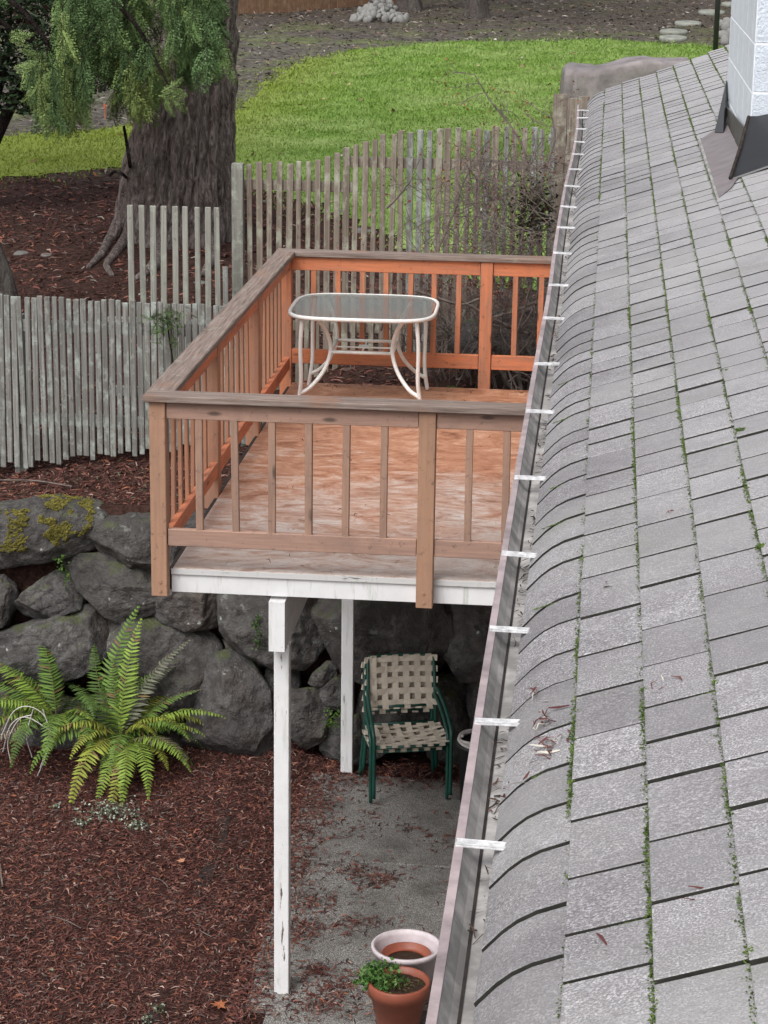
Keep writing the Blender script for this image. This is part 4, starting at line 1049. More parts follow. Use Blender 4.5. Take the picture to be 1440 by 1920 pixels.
# boards by the house corner
f4 = empty('board_fence', (1.95, 7.0, -.2)); FB = np.array([1.95, 7.0, -.2])
tag(f4, 'weathered tall board gate panel beside the far end of the gutter', 'fence')
for (pa, pb_, pt) in ((1035, 1061, 176), (1063, 1080, 184), (1082, 1103, 180), (1105, 1128, 182), (1130, 1152, 184)):
    a = float(ony(pa, 260, 7)[0]); b = float(ony(pb_, 260, 7)[0]); board('fence_board', np.array([a, 6.99, -.3]) - FB, np.array([b, 7.012, float(ony(pa, pt, 7)[2])]) - FB, M['picket_brown'], f4)
for zz in (1.5, .2): board('rail', np.array([1.85, 7.014, zz]) - FB, np.array([2.45, 7.05, zz + .09]) - FB, M['fence_rail'], f4)
# far cedar fence
A = atg(445, 28); B = atg(690, 9); f5 = empty('board_fence', A)
tag(f5, 'orange-brown cedar board fence at the far edge of the yard', 'fence')
dv = (B - A); dv[2] = 0; Ld = np.linalg.norm(dv); dv /= Ld; ang = math.atan2(dv[1], dv[0])
nb = 52; wdt = 0.145; V, F = cbox_data(wdt - .008, .02, 1.8, .003); me = mesh_np('fence_board', V, F); me.materials.append(M['far_board'])
for i in range(nb):
    P = A + dv * (i - 14) * wdt; P[2] = gz(P[0], P[1]) + 0.9 + random.uniform(-.02, .02); link('fence_board', me, None, f5, P - A, (0, random.gauss(0, .004), ang))
for zz in (0.4, 1.4):
    P = A + dv * (nb / 2 - 14) * wdt; V, F = cbox_data(nb * wdt, .04, .09, .003); o = link('rail', mesh_np('rail', V, F), M['far_board'], f5, P - A + np.array([-dv[1] * .03, dv[0] * .03, zz + .15]), (0, -math.atan2(B[2] - A[2], Ld) * .6, ang))

# ================================================================== trees
def trunk_mesh(P, R_, seg=96, amp=0.05, ridges=17, seed=0, roots=0.0, sub=6):
    P = spline([tuple(p) for p in P], sub); R_ = [float(v[0]) for v in spline([(r, 0, 0) for r in R_], sub)]
    n = len(P); V = np.empty((n, seg, 3))
    for i in range(n):
        z = P[i][2]; fl = math.exp(-max(0, z - P[0][2]) / 0.45)
        for j in range(seg):
            th = 2 * pi * j / seg
            wv = th + 0.10 * mn.noise((cos(th) * 1.5, sin(th) * 1.5, z * 0.9 + seed))
            rg = abs(math.sin(wv * ridges / 2 + 2.2 * mn.noise((cos(th) * 2, sin(th) * 2, z * 1.1 + seed))))
            brk = mn.noise((cos(th) * 5, sin(th) * 5, z * 3.5 + seed)) * .5 + mn.noise((cos(th) * 11, sin(th) * 11, z * 7 + seed)) * .3
            r = R_[i] * (1 + roots * fl * (0.5 + 0.5 * math.sin(th * 4 + seed))) + amp * (rg ** 0.38 - 0.75) + amp * 1.0 * brk
            V[i, j] = (P[i][0] + r * cos(th), P[i][1] + r * sin(th), z)
    idx = np.arange(n * seg).reshape(n, seg)
    F = np.stack([idx[:-1], np.roll(idx[:-1], -1, 1), np.roll(idx[1:], -1, 1), idx[1:]], -1).reshape(-1, 4)
    return V.reshape(-1, 3), F
def spray_set(P, Dv, Nv, S, C):
    """flat fern-like sprays: each a stem with paired narrow leaflets"""
    n = len(P)
    Dv = Dv / np.linalg.norm(Dv, axis=1)[:, None]; Nv = Nv - Dv * (Nv * Dv).sum(1)[:, None]; Nv /= np.linalg.norm(Nv, axis=1)[:, None] + 1e-9
    Sv = np.cross(Nv, Dv)
    tv = []; tf = []
    for k in range(11):
        t = 0.05 + k * 0.083; L = 0.34 * (1 - t) ** 0.65 * (0.5 + 0.5 * min(1, t * 4)); ns_ = 4
        for sgn in (-1, 1):
            dx, dy = cos(rad(42)), sgn * sin(rad(42))
            for m in range(ns_):      # each branchlet: a zigzag of small scale-leaf diamonds
                a0 = m / ns_; sg2 = 1 if m % 2 else -1; ex, ey = cos(rad(42) * sgn + .42 * sg2), sin(rad(42) * sgn + .42 * sg2)
                px_, py_ = t + dx * L * a0, dy * L * a0; l2 = L / ns_ * 1.55; wx, wy = -ey * .021, ex * .021
                b = len(tv); tv += [(px_, py_, -.05 * a0), (px_ + ex * l2 * .5 + wx, py_ + ey * l2 * .5 + wy, -.05 * a0 - .01), (px_ + ex * l2, py_ + ey * l2, -.05 * a0 - .025), (px_ + ex * l2 * .5 - wx, py_ + ey * l2 * .5 - wy, -.05 * a0 - .01)]
                tf.append([b, b + 1, b + 2, b + 3])
    b = len(tv); tv += [(0, -.012, 0), (1.0, 0, -.05), (0, .012, 0), (.5, 0, .01)]; tf.append([b, b + 3, b + 1, b + 2])
    tv = np.array(tv); tf = np.array(tf)
    bend = rng.normal(0, .12, (n, 1))
    X = tv[None, :, 0]; 
    V = P[:, None, :] + S[:, None, None] * (X[..., None] * Dv[:, None, :] + (tv[None, :, 1] + bend * X ** 2)[..., None] * Sv[:, None, :] + (tv[None, :, 2] - .12 * X ** 2)[..., None] * Nv[:, None, :])
    V = V + rng.normal(0, 1, V.shape) * (S * .011)[:, None, None]
    drop = rng.random((n, len(tf))) > .10
    F = ((np.arange(n) * len(tv))[:, None, None] + tf[None])[drop]
    Cc = np.repeat(C, len(tv), 0) * np.repeat(rng.uniform(.75, 1.25, (n * len(tv) // 4, 1)), 4, 0)
    return V.reshape(-1, 3), F, Cc
# big fir
TY = 11.3
prof = [(600, 165, 465), (520, 186, 450), (430, 211, 441), (330, 234, 437), (250, 252, 437), (150, 276, 439), (50, 292, 440), (0, 298, 441)]
Pt = []; Rt = []
for (py, l, r) in prof:
    a = ony(l, py, TY); b = ony(r, py, TY); Pt.append((a + b) / 2); Rt.append((b[0] - a[0]) / 2)
d_ = (Pt[-1] - Pt[-3]) / (Pt[-1][2] - Pt[-3][2])
for z in (4.5, 7, 10, 14): Pt.append(Pt[7] + d_ * (z - Pt[7][2]) * .4 * np.array([1, 1, 2.5])); Rt.append(max(0.12, Rt[7] * (1 - (z - 3) / 14)))
fir = empty('fir_tree', (Pt[1][0], TY, 0.0)); FT = np.array([Pt[1][0], TY, 0.0])
tag(fir, 'big old fir with deeply furrowed grey-brown trunk behind the fences', 'tree')
V, F = trunk_mesh(Pt, Rt, 200, 0.075, 30, 3, 0.16, 12)
link('trunk', mesh_np('trunk', V - FT, F, True), M['bark'], fir)
rt = MB()
for pts, r0 in (([(225, 420), (205, 455), (190, 480), (165, 505)], .07), ([(240, 440), (215, 480), (200, 500), (210, 520)], .055), ([(300, 470), (290, 500), (250, 530)], .10), ([(390, 450), (400, 480), (380, 520)], .11)):
    w_ = []
    for i, (px, py) in enumerate(pts):
        P = atg(px, py) if i else ony(px, py, TY - .45); w_.append(P + np.array([0, 0, .02 if i else 0]))
    w_ = spline(w_, 6); rt.tube([p - FT for p in w_], list(np.linspace(r0, .025, len(w_))), 9)
rt.build('roots', M['bark'], fir, True)
def crown(parent, base, top, z0, z1, rmax, nbr, pal, per=26, name='crown', size=.35):
    bm_ = MB(); P = []; Dv = []
    for i in range(nbr):
        z = z0 + (z1 - z0) * (i + random.random()) / nbr; a = random.uniform(0, 2 * pi); L = rmax * (1 - 0.75 * (z - z0) / (z1 - z0)) * random.uniform(.7, 1.1)
        c = np.array([top[0], top[1], z]); pts = [c + np.array([cos(a), sin(a), 0]) * L * t + np.array([0, 0, .35 * L * t * (1 - 1.3 * t)]) for t in (0, .35, .7, 1)]
        bm_.tube([p - base for p in spline(pts, 3)], [.06 * (1 - k / 10) for k in range(10)], 5)
        for _ in range(per):
            t = random.uniform(.2, 1); k = c + np.array([cos(a), sin(a), 0]) * L * t + np.array([0, 0, .35 * L * t * (1 - 1.3 * t)])
            P.append(k + rng.normal(0, .15, 3)); Dv.append(np.array([cos(a), sin(a), 0]) * .5 + np.array([rng.normal(0, .6), rng.normal(0, .6), -.6]))
    P = np.array(P); Dv = np.array(Dv); n = len(P)
    pp = np.array(pal); C = pp[rng.integers(0, len(pp), n)] * rng.uniform(.7, 1.2, (n, 1))
    V, F, Cc = spray_set(P - base, Dv, rng.normal(0, 1, (n, 3)), rng.uniform(.7, 1.5, n) * size, C)
    o = link(name, mesh_np(name, V, F, False, Cc), M['leaf'], parent); bm_.build('branch', M['dark_bark'], o)
    return o
DKG = [(0.03, 0.055, 0.02), (0.05, 0.085, 0.025), (0.022, 0.04, 0.016)]
crown(fir, FT, (Pt[-1][0], TY), 6.0, 13.8, 3.2, 40, DKG, 26, size=.5)
# cedar: trunk out of frame to the left, drooping branches hang into view
ced = empty('cedar_tree', (-6.3, 12.2, .05)); CB_ = np.array([-6.3, 12.2, .05])
tag(ced, 'red cedar with drooping bright green sprays hanging in front of the trunk', 'tree')
V, F = trunk_mesh([(-6.3, 12.2, -.1), (-6.2, 12.2, 1.5), (-6.15, 12.1, 4), (-6.1, 12.0, 8), (-6.1, 12, 11)], [.42, .33, .28, .2, .06], 60, .02, 20, 9, .2)
link('trunk', mesh_np('trunk', V - CB_, F, True), M['dark_bark'], ced)
br = MB(); tw = MB(); SP = []; SD = []; SC = []; SS = []
BR = [[(-60, -190), (60, -90), (170, -30), (250, 40), (300, 130), (322, 172)], [(-60, -250), (100, -140), (240, -60), (330, -10), (400, 40)], [(-80, -120), (-10, -30), (60, 40), (105, 105), (130, 150)],
      [(-40, -220), (120, -110), (260, -90), (360, -60), (420, -10)], [(-90, -60), (-30, 10), (20, 55), (48, 75)], [(-60, -160), (60, -60), (130, 0), (190, 70), (235, 130)]]
bw = []
for i, b in enumerate(BR):
    Yb = 9.4 + 0.22 * i
    pts = [np.array([-6.15, 12.1, 4.6 + .3 * i])] + [ony(px, py, Yb) for px, py in b]; s_ = spline(pts, 7); bw.append(s_)
    br.tube([p - CB_ for p in s_], list(np.linspace(.05, .007, len(s_))), 6)
botx = [55, 70, 100, 130, 160, 175, 190, 215, 240, 270, 300, 325, 345, 380, 408, 418]; boty = [150, 206, 210, 212, 192, 120, 110, 190, 206, 200, 170, 150, 130, 132, 118, 20]
LG = np.array([(0.12, 0.195, 0.068), (0.155, 0.235, 0.078), (0.085, 0.145, 0.055), (0.19, 0.26, 0.085)])
for k in range(225):
    px = random.uniform(58, 410); yb = np.interp(px, botx, boty); y0 = random.uniform(-110, yb - 45)
    if 160 < px < 205 and y0 > 20 and random.random() < .75: continue
    if 282 < px < 338 and y0 > -10 and random.random() < .8: continue
    if px < 110 and y0 < 60: y0 = random.uniform(80, yb - 50)
    Lp = min(random.uniform(60, 115), yb - y0); Yd = random.uniform(9.2, 10.3)
    a = ony(px, y0, Yd); b = ony(px + random.uniform(-6, 10), y0 + Lp, Yd - random.uniform(0, .1))
    near_ = min((np.linalg.norm(p - a), i, j) for i, s_ in enumerate(bw) for j, p in enumerate(s_[7:]))
    tw.tube([q - CB_ for q in spline([bw[near_[1]][7 + near_[2]], a, b], 3)], [.006, .005, .005, .004, .003, .002, .001], 3, False)
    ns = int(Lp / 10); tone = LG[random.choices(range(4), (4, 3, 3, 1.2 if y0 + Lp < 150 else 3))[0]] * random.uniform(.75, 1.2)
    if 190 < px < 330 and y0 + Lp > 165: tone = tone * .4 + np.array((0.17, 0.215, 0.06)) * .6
    nv = np.array([random.gauss(0, .5), -1, random.gauss(0, .25)])
    for i in range(ns):
        t = (i + random.random()) / ns; P = a + (b - a) * t; sg = -1 if i % 2 else 1
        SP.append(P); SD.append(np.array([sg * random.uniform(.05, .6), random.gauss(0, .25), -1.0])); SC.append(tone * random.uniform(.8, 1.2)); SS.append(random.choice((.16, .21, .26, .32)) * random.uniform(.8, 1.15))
# a few single lit sprays standing clear of the mass
for (px, py, dx, dy, s_) in ((22, 75, 1.0, .1, .22), (28, 130, 1.0, -.25, .20), (300, 175, 1, -.15, .24), (40, 95, .9, .3, .15), (100, 135, -.6, .8, .2), (318, 182, .3, .9, .2)):
    P = ony(px, py, 9.3)
    for m_ in range(3): SP.append(P + rng.normal(0, .03, 3)); SD.append(np.array([dx, 0, -dy]) + rng.normal(0, .15, 3)); SC.append(np.array((0.17, 0.24, 0.08))); SS.append(s_)
SP = np.array(SP); n = len(SP)
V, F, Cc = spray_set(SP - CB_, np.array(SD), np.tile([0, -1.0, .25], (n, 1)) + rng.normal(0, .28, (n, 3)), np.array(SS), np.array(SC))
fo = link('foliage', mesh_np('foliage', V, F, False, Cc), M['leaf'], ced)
bo = br.build('branch', M['dark_bark'], ced, True); tw.build('twigs', M['dark_bark'], bo)
crown(ced, CB_, (-6.1, 12.0), 3.6, 10.8, 2.6, 26, [(0.05, 0.10, 0.03), (0.08, 0.14, 0.04)], 22, size=.4)
# dark evergreen shrub behind, upper left
sh = empty('evergreen_shrub', (-4.9, 12.6, .1)); SB_ = np.array([-4.9, 12.6, .1])
tag(sh, 'dark broad-leaved evergreen shrub filling the upper left corner', 'shrub')
st = MB()
for pts in ([(-75, 420), (-40, 330), (-5, 250), (25, 190), (55, 120), (60, 30)], [(-95, 410), (-60, 300), (-20, 210), (10, 120), (20, 20)], [(60, 200), (75, 150), (100, 90), (130, 70), (160, 95)]):
    s_ = spline([ony(px, py, 12.3) for px, py in pts], 5); st.tube([p - SB_ for p in s_], list(np.linspace(.11 if pts[0][0] < 0 else .03, .02, len(s_))), 8)
st.build('stems', M['dark_bark'], sh, True)
P = []
while len(P) < 6500:
    px, py = random.uniform(-90, 215), random.uniform(-110, 225)
    lim = 215 if px < 60 else 205 - (px - 60) * .25
    if py > lim or (px > 120 and random.random() < .45): continue
    P.append(ony(px, py, random.uniform(11.6, 13.2)))
leaf_cloud(np.array(P) - SB_, .085, [((0.018, 0.035, 0.014), 6), ((0.035, 0.065, 0.025), 3), ((0.09, 0.12, 0.08), .7), ((0.04, 0.022, 0.016), 1.5)], 'foliage', sh, 2.4)
# leaning stem at the left margin
ls = empty('leaning_tree', (-2.9, 6.4, -.6)); LB_ = np.array([-2.9, 6.4, -.6]); tag(ls, 'slim dark trunk cut by the left edge above the fence', 'tree')
V, F = trunk_mesh([ony(18, 600, 6.4), ony(14, 550, 6.4), ony(2, 500, 6.4), ony(-22, 440, 6.4), ony(-80, 250, 6.4), ony(-140, 0, 6.4), ony(-200, -250, 6.4)], [.10, .08, .07, .07, .06, .05, .02], 40, .008, 12, 4)
link('trunk', mesh_np('trunk', V - LB_, F, True), M['grey_bark'], ls)
crown(ls, LB_, ony(-200, -250, 6.4)[:2], 2.9, 4.4, 1.0, 10, [(0.05, 0.09, 0.03)], 14, size=.25)
# young sapling stem by the trunk
sp = MB(); s_ = spline([atg(245, 330), ony(243, 305, 10.2), ony(238, 270, 10.2), ony(232, 236, 10.2)], 5); sp.tube(s_, list(np.linspace(.022, .014, len(s_))), 6)
s2 = spline([atg(243, 345), ony(232, 328, 10.1), ony(215, 322, 10.1), ony(205, 330, 10.1)], 4); sp.tube(s2, .016, 5)
tag(sp.build('bare_sapling', M['dark_bark']), 'bare dark sapling sticking up left of the big trunk', 'sapling')
# far trees along the top edge
for (l, r, py, lab, sd_) in ((742, 792, 18, 'far tree with forked base beside the stone pile', 5), (873, 916, 32, 'far grey tree trunk with spreading roots at the lawn edge', 8)):
    A = atg((l + r) / 2, py); s_ = FPX / proj(A)[2]; R0 = (r - l) / s_ / 2 * .8
    t = empty('far_tree', A); tag(t, lab, 'tree', 'trees beyond the lawn')
    V, F = trunk_mesh([A + np.array([0, 0, -.15]), A + np.array([0, 0, .35]), A + np.array([.05, 0, 1.2]), A + np.array([.1, .1, 4]), A + np.array([.1, .1, 9])], [R0 * 1.35, R0, R0 * .85, R0 * .7, .06], 48, .02, 14, sd_, .35, 5)
    link('trunk', mesh_np('trunk', V - A, F, True), M['grey_bark'], t)
    crown(t, A, A[:2] + .1, 3.5, 9.0, 2.4, 16, [(0.05, 0.09, 0.03), (0.03, 0.06, 0.02)], 18, size=.45)

# ================================================================== ferns
def fern(name, loc, label, fronds, seed, group=None, scale=1.0):
    r_ = random.Random(seed); t = empty(name, loc); tag(t, label, 'fern', group)
    for (az, L, e0, e1, tone) in fronds:
        az += r_.gauss(0, .14); e0 += r_.gauss(0, .10); L *= r_.uniform(.86, 1.1)
        n = 34; V = []; F = []; C = []
        p = np.zeros(3); L *= scale; st_ = L / n; pts = []
        hd = np.array([cos(az), sin(az), 0.0]); sd_ = np.array([-sin(az), cos(az), 0.0]); tw_ = r_.gauss(0, .25)
        for i in range(n + 1):
            u = i / n; e = e0 + (e1 - e0) * u ** 1.15; d = hd * cos(e) + np.array([0, 0, sin(e)]) + sd_ * 0.25 * math.sin(u * 2.8 + tw_ * 5) * tw_ * 4
            pts.append((p.copy(), d / np.linalg.norm(d), u)); p = p + d / np.linalg.norm(d) * st_
        base_c = np.array(tone)
        for i, (q, d, u) in enumerate(pts):
            if u < 0.14: continue
            nrm = np.cross(sd_, d); nrm /= np.linalg.norm(nrm); nrm = nrm if nrm[2] > -0.2 else -nrm
            side = np.cross(d, nrm)
            prof_ = min(1.0, (u - .10) / .18) * (1 - max(0, u - .35) / .68) ** .85
            pl = 0.112 * scale * prof_ * (L / .75 / scale) ** .5 + .004
            for sg in (-1, 1):
                dr = side * sg * .93 + d * r_.uniform(.25, .55) - nrm * (.10 + .45 * r_.random()); dr /= np.linalg.norm(dr); wd_ = d * st_ * .46
                b = len(V); V += [q - wd_ * .6, q + wd_ * .6, q + dr * pl * .55 + wd_ * .75 + nrm * .004, q + dr * pl, q + dr * pl * .55 - wd_ * .75 + nrm * .004]
                F += [[b, b + 1, b + 2, b + 3, b + 4]]
                cc = base_c * r_.uniform(.7, 1.2); cc = cc if r_.random() > .05 else np.array((.17, .12, .05)); C += [cc * .8, cc * .8, cc, cc * 1.15, cc]
        for (q, d, u), (q2, d2, u2) in zip(pts[:-1:2], pts[1::2]):     # rachis
            b = len(V); w2 = np.cross(d, (0, 0, 1.0)); w2 = w2 / (np.linalg.norm(w2) + 1e-6) * .003 * (1.2 - u)
            q3 = q2 + d2 * st_; V += [q - w2, q + w2, q3 + w2, q3 - w2]; F.append([b, b + 1, b + 2, b + 3]); C += [np.array((.12, .12, .03))] * 4
        link('frond', mesh_np('frond', np.array(V), F, False, np.array(C)), M['leaf'], t)
    return t
YG = (0.20, 0.29, 0.05); MG = (0.12, 0.20, 0.04); DG = (0.075, 0.13, 0.03); OL = (0.24, 0.27, 0.045); DRY = (0.20, 0.165, 0.125); GRY = (0.15, 0.155, 0.11)
fr = [(rad(a), L, rad(e0), rad(e1), c) for a, L, e0, e1, c in (
    (95, .95, 88, 50, MG), (78, .9, 85, 45, YG), (120, .78, 80, 20, DG), (60, .75, 78, 10, MG), (70, .66, 70, 30, YG),
    (10, .78, 55, -20, YG), (-8, .72, 50, -38, YG), (-25, .74, 42, -60, YG), (25, .7, 62, 0, MG), (-45, .78, 40, -72, YG),
    (-62, .80, 45, -80, YG), (-80, .84, 48, -85, OL), (-95, .82, 45, -88, YG), (-112, .85, 50, -86, OL), (-128, .8, 50, -78, MG), (-20, .6, 60, -40, MG), (-75, .6, 65, -70, MG),
    (150, .7, 60, -10, DG), (175, .65, 62, -30, MG), (200, .7, 55, -50, MG), (42, .72, 66, 12, GRY), (30, .82, 58, -5, GRY), (-12, .75, 40, -60, DRY), (50, .85, 72, 25, GRY), (105, .7, 85, 60, MG))]
r9 = random.Random(2)
fr += [(rad(r9.uniform(-150, 60)), r9.uniform(.45, .85), rad(r9.uniform(35, 75)), rad(r9.uniform(-85, -30)), r9.choice((YG, MG, MG, DG, OL))) for _ in range(16)]
fl = onz(238, 1405, LZ + .05)
fern('sword_fern', (fl[0], 3.28, LZ + .16), 'large sword fern with arching yellow-green fronds at the foot of the rock wall', fr, 5, 'sword ferns by the rock wall', 1.04)
fr2 = [(rad(a), L, rad(e0), rad(e1), c) for a, L, e0, e1, c in (
    (150, .75, 70, -5, MG), (165, .8, 62, -15, YG), (180, .85, 58, -25, MG), (195, .85, 55, -45, YG), (210, .8, 50, -60, MG), (230, .75, 48, -75, YG), (250, .7, 50, -80, DG), (275, .68, 52, -82, MG), (300, .6, 55, -70, YG), (130, .7, 78, 15, MG), (110, .6, 82, 30, DG), (215, .8, 25, -50, DRY), (190, .9, 30, -35, DRY), (240, .6, 60, -60, MG), (330, .5, 60, -30, MG), (160, .62, 45, -50, DG))]
fr2 += [(rad(r9.uniform(130, 320)), r9.uniform(.45, .8), rad(r9.uniform(35, 75)), rad(r9.uniform(-85, -20)), r9.choice((YG, MG, MG, DG, GRY))) for _ in range(12)]
fl = onz(120, 1400, LZ + .05)
fern('sword_fern', (fl[0], 3.30, LZ + .30), 'left sword fern with long drooping fronds and dead stems', fr2, 6, 'sword ferns by the rock wall', 1.02)
for (px, py, lab, sd_) in ((838, 712, 'small fern just beyond the right table legs', 3), (880, 668, 'small pale fern behind the back railing near its post', 4), (560, 700, 'small green fern at the back left deck corner', 7)):
    P = ony(px, py, 5.0); P[2] = gz(P[0], 5.0)
    fern('ground_fern', P, lab, [(rad(a + sd_ * 20), .34, rad(65), rad(-30), MG if a % 80 else OL) for a in range(0, 360, 40)], sd_, 'small ferns behind the deck')
# dead pale stems drooping over the fern
ds = MB()
for pts in ([(0, 1385), (25, 1335), (55, 1325), (85, 1345), (92, 1390), (75, 1440)], [(5, 1410), (20, 1360), (50, 1345), (95, 1370)], [(70, 1455), (85, 1420), (95, 1380), (80, 1330)], [(20, 1430), (15, 1390), (35, 1350), (60, 1340)], [(60, 1420), (50, 1380), (62, 1330)]):
    ds.tube(spline([ony(px, py, 2.95) for px, py in pts], 6), .0035, 4)
tag(ds.build('dead_fern_clump', M['hose']), 'clump of pale dead stems arching over the left fern', 'dead plant')
# cedar seedling on the near fence
cs = empty('cedar_seedling', ony(315, 640, 4.84)); tag(cs, 'small green cedar seedling leaning over the near picket fence', 'seedling'); CS = np.array(cs.location)
P = np.array([ony(random.gauss(316, 17), random.gauss(606, 20), 4.8 + random.uniform(-.08, .02)) for _ in range(80)])
V, F, Cc = spray_set(P - CS, rng.normal(0, 1, (80, 3)) * [1, .4, .8] + [0, -.3, -.2], rng.normal(0, 1, (80, 3)), rng.uniform(.05, .10, 80), np.array((.075, .125, .04)) * rng.uniform(.6, 1.5, (80, 1)))
link('foliage', mesh_np('foliage', V, F, False, Cc), M['leaf'], cs)
ss = MB(); ss.tube([p - CS for p in spline([ony(322, 760, 4.85), ony(325, 690, 4.84), ony(318, 640, 4.84), ony(312, 590, 4.82)], 5)], .006, 5); ss.build('stem', M['dark_bark'], cs)

# ================================================================== bare shrub between the deck and the tall fence
bs = empty('bare_shrub', (1.5, 5.4, -.2)); BB = np.array([1.5, 5.4, -.2])
tag(bs, 'tangled leafless shrub with reddish twig tips in front of the tall fence', 'shrub')
tg = MB(); tg2 = MB(); buds = []
def grow(p, d, L, r, lev, rr):
    n = 5; pts = [p]; q = p.copy(); dd = d.copy()
    for i in range(n):
        dd = dd + np.array([rr.gauss(0, .22), rr.gauss(0, .16), rr.gauss(-.06 if lev > 1 else .02, .18)]); dd /= np.linalg.norm(dd); q = q + dd * L / n
        if q[1] < 4.86: q[1] = 4.86
        if q[1] > 6.14: q[1] = 6.14
        pts.append(q.copy())
    (tg if lev < 2 else tg2).tube([a - BB for a in pts], list(np.linspace(r, r * .45, n + 1)), 4 if lev < 2 else 3, False)
    if lev >= 2 and q[2] > .55: buds.append(q.copy())
    if lev < 3:
        for k in range(rr.randint(3, 5 if lev else 6)):
            a = pts[rr.randint(1, n)]; nd = dd + np.array([rr.gauss(0, .75), rr.gauss(0, .35), rr.gauss(.05, .6)]); grow(a, nd / np.linalg.norm(nd), L * rr.uniform(.5, .8), r * .55, lev + 1, rr)
rr = random.Random(4)
for (px, dx, L, r) in tuple((rr.uniform(820, 1040), rr.uniform(-.4, .4), rr.uniform(.4, .8), rr.uniform(.005, .010)) for _ in range(16)) + ((1000, -.1, .75, .018), (985, -.25, .8, .016), (1015, .1, .7, .014), (955, -.4, .7, .012), (920, -.5, .6, .010), (1030, .2, .7, .012), (880, -.3, .5, .009), (840, -.2, .45, .008), (990, -.35, .9, .016), (800, .1, .4, .007), (760, 0, .35, .006), (940, -.1, .7, .011), (1005, .0, .85, .015), (970, .2, .75, .013), (860, .3, .5, .008)):
    X = float(ony(px, 520, 5.5)[0]); grow(np.array([X, rr.uniform(5.1, 5.8), -.2]), np.array([dx, 0, 1.0]), L, r, 0, rr)
# one long arching cane reaching over the lawn
for pts in ([(1010, 480), (1000, 380), (985, 290), (960, 240), (920, 190), (890, 140)], [(1000, 420), (1020, 330), (1040, 260), (1030, 200)], [(930, 470), (900, 400), (895, 340), (912, 300), (940, 310)], [(725, 390), (745, 370), (765, 345), (772, 335)], [(820, 470), (850, 400), (870, 340), (900, 300)]):
    s_ = spline([ony(px, py, 5.45) for px, py in pts], 6); (tg).tube([p - BB for p in s_], list(np.linspace(.012, .004, len(s_))), 5)
    for i in range(6, len(s_), 2):
        d = np.array([rr.gauss(0, .8), rr.gauss(0, .2), rr.gauss(.3, .5)]); grow(s_[i], d / np.linalg.norm(d), .22, .004, 2, rr)
for _ in range(620):
    px = rr.gauss(940, 75); py = rr.uniform(290, 490) if px > 860 else rr.uniform(370, 500)
    if px > 1045 or px < 740: continue
    a = ony(px, py, rr.uniform(5.0, 6.0)); d = np.array([rr.gauss(0, 1), rr.gauss(0, .3), rr.gauss(.2, .8)]); d /= np.linalg.norm(d); L = rr.uniform(.10, .42); sd2 = np.array([rr.gauss(0, .3), 0, rr.gauss(-.2, .3)])
    tg2.tube([a - BB + d * L * t_ + sd2 * L * t_ * t_ for t_ in (0, .35, .7, 1)], [.0032, .003, .0024, .0014], 3, False)
tg.build('stems', M['twig'], bs); tag(tg2.build('twigs', M['twig'], bs), kind='stuff')
P = np.array(buds); P = np.repeat(P, 3, 0) + rng.normal(0, .03, (len(P) * 3, 3))
tag(leaf_cloud(P - BB, .022, [((.20, .05, .035), 2), ((.13, .045, .04), 2), ((.30, .12, .06), .6)], 'buds', bs, 2), kind='stuff')
P = np.array([ony(random.gauss(1000, 22), random.gauss(395, 28), 5.5 + random.gauss(0, .1)) for _ in range(700)])
tag(leaf_cloud(P - BB, .04, [((.035, .03, .02), 4), ((.05, .055, .025), 2), ((.09, .05, .03), 1)], 'dead_leaves', bs, 2), kind='stuff')
lb = MB()
for pts in ([(905, 600), (960, 585), (1020, 560)], [(860, 560), (930, 600), (990, 625)], [(700, 560), (720, 590), (714, 620)], [(780, 545), (860, 570), (900, 560)]):
    s_ = spline([ony(px, py, 5.2) for px, py in pts], 6); lb.tube(s_, .012, 6)
tag(lb.build('fallen_branches', M['twig']), 'fallen grey branches lying behind the back railing', 'branches')
bstone = [(960, 640, .26), (905, 640, .2), (1000, 610, .2)]
for i, (px, py, s_) in enumerate(bstone):
    P = ony(px, py, 5.35); bm_ = MB(); V = []; 
    import bmesh
    b2 = bmesh.new(); bmesh.ops.create_icosphere(b2, subdivisions=3, radius=1)
    for v in b2.verts: v.co = Vector((v.co.x * s_ * 1.3, v.co.y * s_ * .8, v.co.z * s_ * .8)) * (1 + .25 * mn.fractal(v.co * 1.4 + Vector((i * 9, 0, 0)), .9, 2, 3))
    me = bpy.data.meshes.new('boulder'); b2.to_mesh(me); b2.free(); me.polygons.foreach_set('use_smooth', np.ones(len(me.polygons), bool))
    tag(link('boulder', me, M['rock'], None, P), ('dark boulder behind the back railing right of its post', 'dark boulder behind the back railing left of its post', 'smaller dark boulder nearest the gutter behind the railing')[i], 'boulder', 'boulders behind the deck')
